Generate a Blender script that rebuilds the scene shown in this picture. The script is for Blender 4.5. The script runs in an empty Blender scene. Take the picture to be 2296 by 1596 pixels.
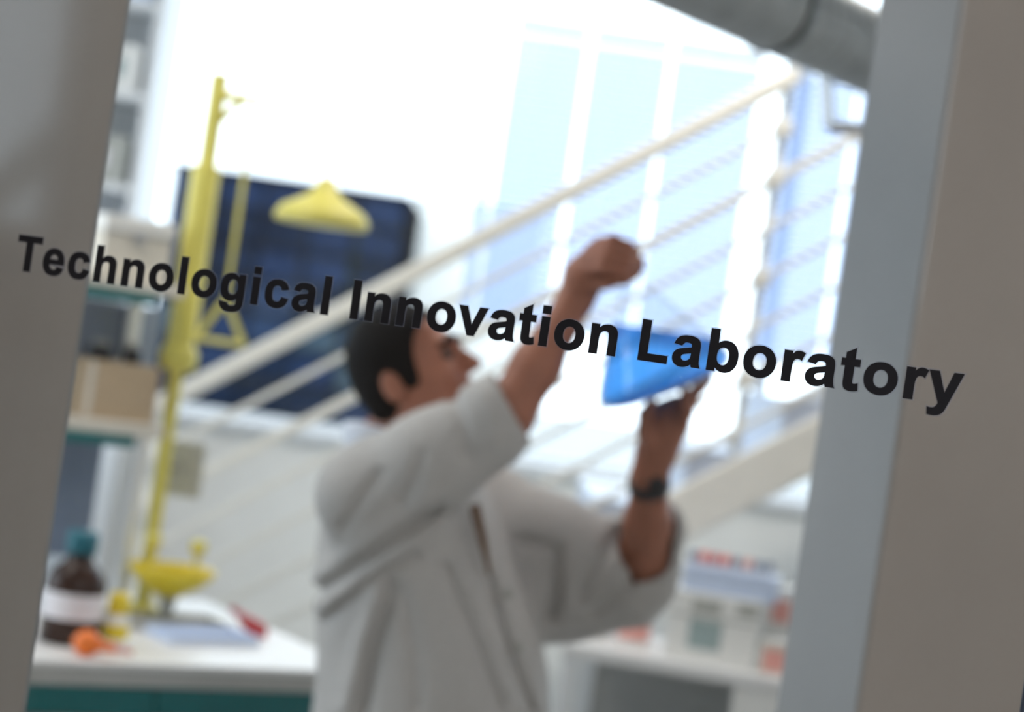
import bpy, bmesh, math, random
import numpy as np
from mathutils import Vector, Matrix

random.seed(7)
SC = bpy.context.scene
COL = SC.collection
PI = math.pi

# ------------------------------------------------------------------ camera
EYE = Vector((0.0, 0.0, 1.62))
FPX = 4400.0
ROLL = math.radians(8.4)
CR = Vector((math.cos(ROLL), 0, math.sin(ROLL)))
CU = Vector((-math.sin(ROLL), 0, math.cos(ROLL)))
CY = Vector((0, 1, 0))
cd = bpy.data.cameras.new('camera')
cam = bpy.data.objects.new('camera', cd)
COL.objects.link(cam)
cd.sensor_fit = 'HORIZONTAL'
cd.sensor_width = 36.0
cd.lens = FPX * 36.0 / 2296.0
cd.clip_start = 0.05
cd.clip_end = 500
M = Matrix.Identity(4)
for i in range(3):
    M[i][0] = CR[i]; M[i][1] = CU[i]; M[i][2] = -CY[i]; M[i][3] = EYE[i]
cam.matrix_world = M
cd.dof.use_dof = True
cd.dof.focus_distance = 1.54
cd.dof.aperture_fstop = 3.8
SC.camera = cam

# ------------------------------------------------------------------ sky, exposure
w = bpy.data.worlds.new('overcast_sky')
SC.world = w
w.use_nodes = True
nt = w.node_tree
bg = nt.nodes['Background']
bg.inputs['Color'].default_value = (0.80, 0.90, 1.0, 1)
bg.inputs['Strength'].default_value = 3.6
SC.view_settings.view_transform = 'Standard'
SC.view_settings.look = 'None'
SC.view_settings.gamma = 1.0
SC.view_settings.use_curve_mapping = False
SC.view_settings.exposure = 0.0
SC.cycles.max_bounces = 10
SC.cycles.diffuse_bounces = 5
SC.cycles.glossy_bounces = 5
SC.cycles.transmission_bounces = 8
SC.cycles.transparent_max_bounces = 24
SC.cycles.caustics_reflective = False
SC.cycles.caustics_refractive = False
SC.cycles.sample_clamp_indirect = 6.0


def at(px, py, d):
    """point seen at a photo pixel, at a given distance along the view"""
    return EYE + d * (CY + CR * ((px - 1148) / FPX) + CU * ((798 - py) / FPX))


def onz(px, py, z):
    """point of a horizontal plane seen at a photo pixel"""
    r = CY + CR * ((px - 1148) / FPX) + CU * ((798 - py) / FPX)
    return EYE + r * ((z - EYE.z) / r.z)


# ------------------------------------------------------------------ materials
def mat(name, col, rough=0.5, metal=0.0, var=0.06, scale=30.0, bump=0.0, spec=0.5, stretch=None, emit=None):
    m = bpy.data.materials.new(name)
    m.use_nodes = True
    t = m.node_tree
    b = t.nodes['Principled BSDF']
    b.inputs['Roughness'].default_value = rough
    b.inputs['Metallic'].default_value = metal
    b.inputs['Specular IOR Level'].default_value = spec
    tc = t.nodes.new('ShaderNodeTexCoord')
    no = t.nodes.new('ShaderNodeTexNoise')
    no.inputs['Scale'].default_value = scale
    no.inputs['Detail'].default_value = 4
    if stretch:
        mp = t.nodes.new('ShaderNodeMapping')
        mp.inputs['Scale'].default_value = stretch
        t.links.new(tc.outputs['Object'], mp.inputs['Vector'])
        t.links.new(mp.outputs['Vector'], no.inputs['Vector'])
    else:
        t.links.new(tc.outputs['Object'], no.inputs['Vector'])
    r = t.nodes.new('ShaderNodeValToRGB')
    r.color_ramp.elements[0].position = 0.3
    r.color_ramp.elements[1].position = 0.7
    r.color_ramp.elements[0].color = tuple(max(0, c * (1 - var)) for c in col) + (1,)
    r.color_ramp.elements[1].color = tuple(min(1, c * (1 + var)) for c in col) + (1,)
    t.links.new(no.outputs['Fac'], r.inputs['Fac'])
    t.links.new(r.outputs['Color'], b.inputs['Base Color'])
    if bump:
        bn = t.nodes.new('ShaderNodeBump')
        bn.inputs['Strength'].default_value = bump
        bn.inputs['Distance'].default_value = 0.002
        t.links.new(no.outputs['Fac'], bn.inputs['Height'])
        t.links.new(bn.outputs['Normal'], b.inputs['Normal'])
    if emit:
        b.inputs['Emission Color'].default_value = col + (1,)
        b.inputs['Emission Strength'].default_value = emit
    return m


def clear_mat(name, tint=(0.97, 0.985, 0.98), refl=1.0):
    """thin clear sheet: lets light straight through, mirrors a little more at a slant"""
    m = bpy.data.materials.new(name)
    m.use_nodes = True
    t = m.node_tree
    t.nodes.clear()
    out = t.nodes.new('ShaderNodeOutputMaterial')
    tr = t.nodes.new('ShaderNodeBsdfTransparent')
    tr.inputs['Color'].default_value = tint + (1,)
    gl = t.nodes.new('ShaderNodeBsdfGlossy')
    gl.inputs['Roughness'].default_value = 0.0
    lw = t.nodes.new('ShaderNodeLayerWeight')
    lw.inputs['Blend'].default_value = 0.5
    po = t.nodes.new('ShaderNodeMath'); po.operation = 'POWER'
    po.inputs[1].default_value = 5
    mu = t.nodes.new('ShaderNodeMath'); mu.operation = 'MULTIPLY_ADD'
    mu.inputs[1].default_value = 0.95 * refl
    mu.inputs[2].default_value = 0.04 * refl
    mx = t.nodes.new('ShaderNodeMixShader')
    t.links.new(lw.outputs['Facing'], po.inputs[0])
    t.links.new(po.outputs[0], mu.inputs[0])
    t.links.new(mu.outputs[0], mx.inputs['Fac'])
    t.links.new(tr.outputs[0], mx.inputs[1])
    t.links.new(gl.outputs[0], mx.inputs[2])
    t.links.new(mx.outputs[0], out.inputs['Surface'])
    return m


def slat_mat(name, col, trans):
    m = bpy.data.materials.new(name)
    m.use_nodes = True
    t = m.node_tree
    t.nodes.clear()
    out = t.nodes.new('ShaderNodeOutputMaterial')
    df = t.nodes.new('ShaderNodeBsdfDiffuse')
    tl = t.nodes.new('ShaderNodeBsdfTranslucent')
    df.inputs['Color'].default_value = col + (1,)
    tl.inputs['Color'].default_value = col + (1,)
    mx = t.nodes.new('ShaderNodeMixShader')
    mx.inputs['Fac'].default_value = trans
    t.links.new(df.outputs[0], mx.inputs[1])
    t.links.new(tl.outputs[0], mx.inputs[2])
    t.links.new(mx.outputs[0], out.inputs['Surface'])
    return m


def lamp_mat(name, col, strength):
    m = bpy.data.materials.new(name)
    m.use_nodes = True
    t = m.node_tree
    t.nodes.clear()
    out = t.nodes.new('ShaderNodeOutputMaterial')
    e = t.nodes.new('ShaderNodeEmission')
    e.inputs['Color'].default_value = col + (1,)
    e.inputs['Strength'].default_value = strength
    t.links.new(e.outputs[0], out.inputs['Surface'])
    return m


MT = {
    'wall_grey': mat('warm_grey_laminate', (0.52, 0.475, 0.435), 0.07, var=0.05, scale=3.0, spec=0.9),
    'jamb': mat('grey_painted_reveal', (0.40, 0.405, 0.41), 0.5, var=0.03, scale=6),
    'white_wall': mat('white_wall_paint', (0.88, 0.87, 0.83), 0.8, var=0.03, scale=5),
    'ceil': mat('ceiling_paint', (0.8, 0.8, 0.8), 0.9, var=0.02),
    'floor': mat('pale_floor', (0.45, 0.45, 0.44), 0.4, var=0.06, scale=12),
    'frame': mat('white_frame', (0.8, 0.82, 0.84), 0.45, var=0.02),
    'alu': mat('aluminium', (0.55, 0.57, 0.6), 0.35, 1.0, var=0.05, scale=40),
    'letter': mat('black_vinyl', (0.040, 0.038, 0.045), 0.5, var=0.05, spec=0.35),
    'glass': clear_mat('door_glass', (0.985, 0.99, 0.99), 1.0),
    'pane': clear_mat('window_glass', (0.97, 0.985, 0.985), 0.6),
    'labglass': clear_mat('lab_glass', (0.965, 0.975, 0.98), 1.6),
    'slat': slat_mat('blind_slat', (0.68, 0.78, 0.95), 0.62),
    'blind_rail': mat('blind_rail', (0.8, 0.85, 0.9), 0.5),
    'rail': mat('cream_rail_paint', (0.82, 0.80, 0.74), 0.45, var=0.03),
    'step': mat('blue_grey_sheet', (0.52, 0.58, 0.70), 0.35, var=0.04, spec=0.6),
    'yellow': mat('yellow_powder_coat', (0.76, 0.68, 0.15), 0.38, var=0.05, scale=15),
    'yellow_deep': mat('yellow_bowl', (0.75, 0.58, 0.02), 0.35, var=0.05, scale=15),
    'bench': mat('white_worktop', (0.80, 0.80, 0.80), 0.35, var=0.03, scale=20),
    'bench_edge': mat('grey_edge', (0.5, 0.5, 0.48), 0.45, var=0.03, scale=20),
    'teal': mat('teal_laminate', (0.003, 0.14, 0.15), 0.4, var=0.06, scale=20),
    'cream': mat('cream_laminate', (0.72, 0.68, 0.60), 0.5, var=0.04, scale=15),
    'cabinet': mat('cabinet_grey', (0.42, 0.42, 0.41), 0.5, var=0.04, scale=15),
    'bluegrey': mat('blue_grey_panel', (0.15, 0.19, 0.28), 0.4, var=0.08, scale=8),
    'cardboard': mat('cardboard', (0.52, 0.40, 0.27), 0.8, var=0.08, scale=25, stretch=(1, 1, 6)),
    'dark': mat('dark_plastic', (0.03, 0.03, 0.035), 0.5),
    'amber': mat('amber_glass', (0.030, 0.011, 0.006), 0.25, var=0.1, spec=0.35),
    'label': mat('paper_label', (0.78, 0.76, 0.80), 0.7, var=0.05, scale=60),
    'cap_blue': mat('blue_cap', (0.008, 0.13, 0.18), 0.4),
    'cap_yellow': mat('yellow_cap', (0.80, 0.62, 0.03), 0.4),
    'orange': mat('orange_plastic', (0.90, 0.20, 0.02), 0.4),
    'red': mat('red_plastic', (0.50, 0.015, 0.02), 0.4),
    'red_soft': mat('red_lid', (0.75, 0.12, 0.09), 0.45),
    'pink': mat('pink_plastic', (0.80, 0.38, 0.33), 0.5),
    'white_pl': mat('white_plastic', (0.82, 0.82, 0.80), 0.45, var=0.03),
    'bluewhite': mat('pale_blue_tray', (0.60, 0.70, 0.90), 0.3, var=0.03),
    'palegreen': mat('grey_green_label', (0.33, 0.42, 0.42), 0.6, var=0.1, scale=50),
    'steelblue': mat('steel_blue_panel', (0.24, 0.29, 0.40), 0.4, var=0.06, scale=8),
    'plate': mat('pale_grey_plate', (0.55, 0.55, 0.51), 0.5),
    'greybox': mat('grey_enclosure', (0.42, 0.43, 0.40), 0.5),
    'duct': mat('galvanised_duct', (0.40, 0.42, 0.42), 0.5, 0.6, var=0.12, scale=18),
    'duct_dark': mat('duct_clamp', (0.10, 0.11, 0.11), 0.5, 0.6),
    'facade': mat('dark_facade', (0.003, 0.004, 0.007), 0.9, var=0.2, scale=2, spec=0.0),
    'ground': mat('outdoor_paving', (0.35, 0.36, 0.36), 0.9, var=0.1, scale=1.0),
    'skin': mat('skin', (0.40, 0.165, 0.105), 0.5, var=0.10, scale=22, bump=0.1, spec=0.35),
    'hair': mat('black_hair', (0.005, 0.0045, 0.005), 0.7, var=0.3, scale=120, bump=0.5, stretch=(1, 1, 0.1), spec=0.12),
    'coat': mat('white_coat_cotton', (0.52, 0.505, 0.49), 0.85, var=0.03, scale=60, bump=0.15, spec=0.15),
    'collar': mat('pale_shirt', (0.75, 0.80, 0.90), 0.85, var=0.03, spec=0.1),
    'shirt': mat('brown_shirt', (0.16, 0.09, 0.05), 0.85, var=0.1, spec=0.1),
    'trouser': mat('dark_trousers', (0.05, 0.05, 0.07), 0.9, var=0.1, spec=0.1),
    'eye': mat('eye', (0.05, 0.04, 0.035), 0.2, spec=0.6),
    'button': mat('coat_button', (0.45, 0.45, 0.42), 0.4),
    'lamp': lamp_mat('fill_diffuser', (1.0, 0.94, 0.86), 22.0),  # emission of the fill lamps added inside the lab
    'fill_warm': lamp_mat('corridor_fill', (1.0, 0.88, 0.78), 20.0),  # emission of the warm fill added on the corridor side
}
for i, c in enumerate([(0.006, 0.012, 0.028), (0.010, 0.021, 0.052), (0.018, 0.033, 0.068), (0.035, 0.056, 0.075)]):
    MT['facade_pane%d' % i] = mat('facade_pane_%d' % i, c, 0.8, var=0.25, scale=1.5, spec=0.0)


def liquid_mat():
    m = bpy.data.materials.new('blue_solution')
    m.use_nodes = True
    t = m.node_tree
    t.nodes.clear()
    out = t.nodes.new('ShaderNodeOutputMaterial')
    tr = t.nodes.new('ShaderNodeBsdfTransparent')
    tr.inputs['Color'].default_value = (0.26, 0.55, 0.84, 1)
    df = t.nodes.new('ShaderNodeBsdfTranslucent')
    df.inputs['Color'].default_value = (0.07, 0.42, 0.95, 1)
    gl = t.nodes.new('ShaderNodeBsdfGlossy')
    gl.inputs['Roughness'].default_value = 0.03
    m1 = t.nodes.new('ShaderNodeMixShader'); m1.inputs['Fac'].default_value = 0.3
    m2 = t.nodes.new('ShaderNodeMixShader'); m2.inputs['Fac'].default_value = 0.03
    t.links.new(tr.outputs[0], m1.inputs[1]); t.links.new(df.outputs[0], m1.inputs[2])
    t.links.new(m1.outputs[0], m2.inputs[1]); t.links.new(gl.outputs[0], m2.inputs[2])
    t.links.new(m2.outputs[0], out.inputs['Surface'])
    return m


MT['liquid'] = liquid_mat()


def halo_mat():  # pale see-through colour imitating the light halo round the letters
    m = bpy.data.materials.new('pale_halo')
    m.use_nodes = True
    t = m.node_tree
    t.nodes.clear()
    out = t.nodes.new('ShaderNodeOutputMaterial')
    tr = t.nodes.new('ShaderNodeBsdfTransparent')
    df = t.nodes.new('ShaderNodeBsdfDiffuse')
    df.inputs['Color'].default_value = (0.55, 0.58, 0.75, 1)
    mx = t.nodes.new('ShaderNodeMixShader'); mx.inputs['Fac'].default_value = 0.22
    t.links.new(tr.outputs[0], mx.inputs[1]); t.links.new(df.outputs[0], mx.inputs[2])
    t.links.new(mx.outputs[0], out.inputs['Surface'])
    return m


MT['halo'] = halo_mat()


# ------------------------------------------------------------------ mesh helpers
class MB:
    def __init__(s):
        s.v = []; s.f = []; s.smooth = []

    def add(s, vs, fs, smooth=False):
        o = len(s.v)
        s.v += [tuple(v) for v in vs]
        for f in fs:
            s.f.append(tuple(i + o for i in f)); s.smooth.append(smooth)
        return s

    def box(s, lo, hi, bev=0.0, mtx=None):
        x0, y0, z0 = lo; x1, y1, z1 = hi
        if bev <= 0:
            vs = [Vector(p) for p in ((x0, y0, z0), (x1, y0, z0), (x1, y1, z0), (x0, y1, z0), (x0, y0, z1), (x1, y0, z1), (x1, y1, z1), (x0, y1, z1))]
            fs = [(0, 3, 2, 1), (4, 5, 6, 7), (0, 1, 5, 4), (1, 2, 6, 5), (2, 3, 7, 6), (3, 0, 4, 7)]
        else:
            bm = bmesh.new()
            bmesh.ops.create_cube(bm, size=1.0)
            for v in bm.verts:
                v.co = Vector(((x0 + x1) / 2 + v.co.x * (x1 - x0), (y0 + y1) / 2 + v.co.y * (y1 - y0), (z0 + z1) / 2 + v.co.z * (z1 - z0)))
            bmesh.ops.bevel(bm, geom=bm.edges[:], offset=bev, segments=2, affect='EDGES', profile=0.5)
            bm.verts.index_update()
            vs = [v.co.copy() for v in bm.verts]
            fs = [tuple(v.index for v in f.verts) for f in bm.faces]
            bm.free()
        if mtx is not None:
            vs = [mtx @ v for v in vs]
        return s.add(vs, fs)

    def bar(s, a, b, wx, wz, up=(0, 0, 1), bev=0.0):
        """rectangular bar from a to b, wx across, wz along up"""
        a = Vector(a); b = Vector(b)
        d = (b - a); L = d.length; d.normalize()
        side = d.cross(Vector(up)).normalized()
        u = side.cross(d).normalized()
        m = Matrix((d.to_tuple() + (0,), side.to_tuple() + (0,), u.to_tuple() + (0,), (0, 0, 0, 1))).transposed()
        m.translation = a
        return s.box((0, -wx / 2, -wz / 2), (L, wx / 2, wz / 2), bev, m)

    def tube(s, pts, r, n=14, caps=True):
        pts = [Vector(p) for p in pts]
        rs = r if isinstance(r, (list, tuple)) else [r] * len(pts)
        ref = None; rings = []
        for i, p in enumerate(pts):
            if i == 0: d = pts[1] - p
            elif i == len(pts) - 1: d = p - pts[i - 1]
            else: d = (pts[i + 1] - p).normalized() + (p - pts[i - 1]).normalized()
            d.normalize()
            if ref is None:
                ref = d.orthogonal().normalized()
            x = (ref - d * ref.dot(d)).normalized(); ref = x
            y = d.cross(x)
            rings.append([p + (x * math.cos(2 * PI * k / n) + y * math.sin(2 * PI * k / n)) * rs[i] for k in range(n)])
        vs = [v for rg in rings for v in rg]
        fs = []
        for i in range(len(rings) - 1):
            for k in range(n):
                k2 = (k + 1) % n
                fs.append((i * n + k, i * n + k2, (i + 1) * n + k2, (i + 1) * n + k))
        s.add(vs, fs, True)
        if caps:
            s.add(rings[0], [tuple(range(n))[::-1]]); s.add(rings[-1], [tuple(range(n))])
        return s

    def lathe(s, prof, n=28, mtx=None, smooth=True):
        vs = []; fs = []
        for r, z in prof:
            for k in range(n):
                a = 2 * PI * k / n
                vs.append(Vector((r * math.cos(a), r * math.sin(a), z)))
        for i in range(len(prof) - 1):
            for k in range(n):
                k2 = (k + 1) % n
                fs.append((i * n + k, i * n + k2, (i + 1) * n + k2, (i + 1) * n + k))
        if prof[0][0] > 1e-5: fs.append(tuple(range(n))[::-1])
        if prof[-1][0] > 1e-5: fs.append(tuple(range((len(prof) - 1) * n, len(prof) * n)))
        if mtx is not None: vs = [mtx @ v for v in vs]
        return s.add(vs, fs, smooth)

    def prism(s, poly, y0, y1, mtx=None):
        """polygon in the xz plane pushed from y0 to y1"""
        n = len(poly)
        vs = [Vector((x, y0, z)) for x, z in poly] + [Vector((x, y1, z)) for x, z in poly]
        fs = [tuple(range(n)), tuple(range(n, 2 * n))[::-1]] + [(i, (i + 1) % n + 0, (i + 1) % n + n, i + n)[::-1] for i in range(n)]
        if mtx is not None: vs = [mtx @ v for v in vs]
        return s.add(vs, fs)

    def mesh(s, name, m):
        me = bpy.data.meshes.new(name)
        me.from_pydata(s.v, [], s.f)
        me.polygons.foreach_set('use_smooth', s.smooth)
        me.materials.append(m if not isinstance(m, str) else MT[m])
        bm = bmesh.new(); bm.from_mesh(me)
        bmesh.ops.recalc_face_normals(bm, faces=bm.faces[:])
        bm.to_mesh(me); bm.free()
        me.update()
        return me

    def build(s, name, m, parent=None):
        return link(name, s.mesh(name, m), parent)


def link(name, data, parent=None):
    o = bpy.data.objects.new(name, data)
    COL.objects.link(o)
    if parent is not None: o.parent = parent
    return o


def tag(o, label, cat, group=None, kind=None):
    if label: o['label'] = label
    if cat: o['category'] = cat
    if group: o['group'] = group
    if kind: o['kind'] = kind
    return o


def thing(name, label, cat, loc=(0, 0, 0), rz=0.0, group=None, kind=None):
    o = link(name, None)
    o.location = loc
    o.rotation_euler = (0, 0, rz)
    return tag(o, label, cat, group, kind)


def struct(o, label=None, cat=None):
    return tag(o, label, cat, kind='structure')


# ------------------------------------------------------------------ room shell
WB = math.radians(32)                      # the doorway wall turns away to the right
PL = Vector((-0.44, 2.0, 0))
E1 = Vector((math.cos(WB), math.sin(WB), 0)); E2 = Vector((-math.sin(WB), math.cos(WB), 0))
OPEN_W = 1.137; WALL_T = 0.147; OPEN_H = 2.42
YW = 6.6                                   # window wall
XL, XR = -3.5, 4.6
ZC = 3.3
SILL, HEAD = 1.245, 3.12

TL = -3.9; TR = 5.2; CW = 3.4
def slab(name, z0, z1, m):
    o = struct(thing(name, None, None))
    a = PL + E1 * TL; c = PL + E1 * ((XR + 0.2 - PL.x) / E1.x)
    poly = [(a.x, a.y), (c.x, c.y), (c.x, YW + 0.2), (a.x, YW + 0.2)]
    vs = [(x, y, z0) for x, y in poly] + [(x, y, z1) for x, y in poly]
    MB().add(vs, [(0, 1, 2, 3), (7, 6, 5, 4)] + [(k, k + 4, (k + 1) % 4 + 4, (k + 1) % 4) for k in range(4)]).build('lab_slab', m, o)
    q = [PL + E1 * x + E2 * y for x, y in ((TL - 0.15, -CW - 0.15), (TR + 0.15, -CW - 0.15), (TR + 0.15, -0.0005), (TL - 0.15, -0.0005))]
    vs = [(p.x, p.y, z0) for p in q] + [(p.x, p.y, z1) for p in q]
    MB().add(vs, [(0, 1, 2, 3), (7, 6, 5, 4)] + [(k, k + 4, (k + 1) % 4 + 4, (k + 1) % 4) for k in range(4)]).build('corridor_slab', m, o)
slab('floor', -0.12, 0.0, 'floor')
slab('ceiling', ZC, ZC + 0.12, 'ceil')

# doorway wall in its own frame (x along the wall, y into the lab)
wd = struct(thing('wall_doorway', 'warm grey wall panels either side of the doorway', None, PL, WB))
wd['kind'] = 'structure'
b = MB(); b.box((TL, 0, 0), (0, WALL_T, ZC), 0.003); b.build('wall_panel', 'wall_grey', wd)
b = MB(); b.box((OPEN_W, 0, 0), (TR, WALL_T, ZC), 0.003); b.build('wall_panel', 'wall_grey', wd)
b = MB(); b.box((0, 0, OPEN_H), (OPEN_W, WALL_T, ZC), 0.003); b.build('wall_panel', 'wall_grey', wd)
b = MB(); b.box((OPEN_W - 0.004, 0.004, 0), (OPEN_W, WALL_T + 0.012, OPEN_H)); b.build('reveal_lining', 'jamb', wd)
b = MB(); b.box((0, 0.004, 0), (0.004, WALL_T + 0.012, OPEN_H)); b.build('reveal_lining', 'jamb', wd)

# window wall
wb = struct(thing('wall_back', None, None, (0, YW, 0)))
b = MB(); b.box((XL, 0, 0), (XR, 0.2, SILL)); b.build('lower_wall', 'white_wall', wb)
b = MB(); b.box((XL, 0, HEAD), (XR, 0.2, ZC)); b.build('upper_wall', 'white_wall', wb)
b = MB(); b.box((XL, -0.05, SILL), (XR, 0.05, SILL + 0.03), 0.006); b.build('window_sill', 'frame', wb)
xs = [XL, -1.95, at(1752, 600, YW).x, 2.6, XR]
for i in range(len(xs) - 1):
    wn = struct(thing('window_%d' % (i + 1), None, None, (xs[i], YW + 0.08, SILL + 0.03)))
    W = xs[i + 1] - xs[i]; H = HEAD - SILL - 0.03
    b = MB(); t = 0.022
    b.box((0, 0, 0), (t, 0.06, H)); b.box((W - t, 0, 0), (W, 0.06, H))
    b.box((t, 0, 0), (W - t, 0.06, t)); b.box((t, 0, H - t), (W - t, 0.06, H))
    b.build('window_frame', 'frame', wn)
    b = MB(); b.box((t, 0.027, t), (W - t, 0.033, H - t)); b.build('pane', 'pane', wn)

# side walls of the lab, the left one with an unseen window added for side light
wl = struct(thing('wall_left', None, None, (XL, 0, 0)))
for lo, hi in (((-0.2, 0.0, 0), (0, YW + 0.2, 0.9)), ((-0.2, 0.0, 2.9), (0, YW + 0.2, ZC)), ((-0.2, 0, 0.9), (0, 2.3, 2.9)), ((-0.2, 6.3, 0.9), (0, YW + 0.2, 2.9))):
    b = MB(); b.box(lo, hi); b.build('wall_section', 'white_wall', wl)
wn = struct(thing('window_5', None, None, (XL - 0.1, 2.3, 0.9)))
b = MB()
b.box((-0.03, 0, 0), (0.03, 4.0, 0.05)); b.box((-0.03, 0, 1.95), (0.03, 4.0, 2.0))
for yy in (0, 1.3, 2.63, 3.95): b.box((-0.03, yy, 0.05), (0.03, yy + 0.05, 1.95))
b.build('window_frame', 'frame', wn)
for yy in (0.05, 1.35, 2.68):
    b = MB(); b.box((-0.003, yy, 0.05), (0.003, yy + 1.25, 1.95)); b.build('pane', 'pane', wn)
b = MB(); b.box((XR, 5.16, 0), (XR + 0.2, YW + 0.2, ZC)); struct(b.build('wall_right', 'white_wall'))

# corridor behind the camera (same frame as the doorway wall); its window shows only mirrored in the wall panels
WA, WZ, ZA, ZB = -0.35, 1.10, 1.76, 3.0
wc = struct(thing('wall_corridor', None, None, PL, WB))
for lo, hi in (((TL, -CW - 0.15, 0), (TR, -CW, ZA)), ((TL, -CW - 0.15, ZB), (TR, -CW, ZC)), ((TL, -CW - 0.15, ZA), (WA, -CW, ZB)), ((WZ, -CW - 0.15, ZA), (TR, -CW, ZB))):
    b = MB(); b.box(lo, hi); b.build('wall_section', 'white_wall', wc)
for x in (TR, TL - 0.15):
    b = MB(); b.box((x, -CW, 0), (x + 0.15, 0, ZC)); b.build('wall_section', 'wall_grey', wc)
wn = struct(thing('window_6', None, None, PL, WB))
b = MB()
for x in (WA, 0.35, WZ - 0.03): b.box((x, -CW - 0.1, ZA), (x + 0.03, -CW - 0.05, ZB))
b.box((WA + 0.03, -CW - 0.1, ZA), (WZ - 0.03, -CW - 0.05, ZA + 0.03)); b.box((WA + 0.03, -CW - 0.1, ZB - 0.03), (WZ - 0.03, -CW - 0.05, ZB))
b.build('window_frame', 'frame', wn)
b = MB(); b.box((WA + 0.03, -CW - 0.08, ZA + 0.03), (WZ - 0.03, -CW - 0.075, ZB - 0.03)); b.build('pane', 'pane', wn)
b = MB(); b.bar((0.72, -CW - 0.3, 1.50), (1.30, -CW - 0.3, 2.24), 0.08, 0.085); b.build('outer_stair_rail', 'greybox', wn)

# unseen lamps added to brighten the lab and the corridor
def fill_lamp(x, y, rz, m, label):
    L = thing('fill_lamp', label, 'fill lamp', (x, y, ZC), rz)
    b = MB(); b.box((-0.65, -0.16, -0.06), (0.65, 0.16, 0.0), 0.008); b.build('housing', 'frame', L)
    b = MB(); b.box((-0.62, -0.13, -0.07), (0.62, 0.13, -0.058)); b.build('diffuser', m, L)
fill_lamp(-1.6, 3.6, WB, 'lamp', 'long added fill lamp above the teal edged bench')
fill_lamp(0.4, 4.6, WB, 'lamp', 'long added fill lamp above the man in the lab coat')
c = PL + E1 * 0.9 - E2 * 1.9
fill_lamp(c.x, c.y, WB, 'fill_warm', 'added warm fill lamp in the corridor outside the glass door')  # added to warm and brighten the wall panels

# ------------------------------------------------------------------ glass door with lettering
GA = math.radians(24.0)
G0 = Vector((0, 1.606, 0)); GD = Vector((math.cos(GA), -math.sin(GA), 0))
door = thing('door_1', 'clear frameless glass door with black lettering, standing open', None, G0, -GA, kind='structure')
SL, SR = -0.67, 0.441
b = MB(); b.box((SL, 0.0, 0.012), (SR, 0.010, 2.38), 0.0015); b.build('glass_pane', 'glass', door)
b = MB(); b.box((SR, -0.004, 0.012), (SR + 0.022, 0.014, 2.38), 0.003); b.build('edge_profile', 'bluegrey', door)

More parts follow.
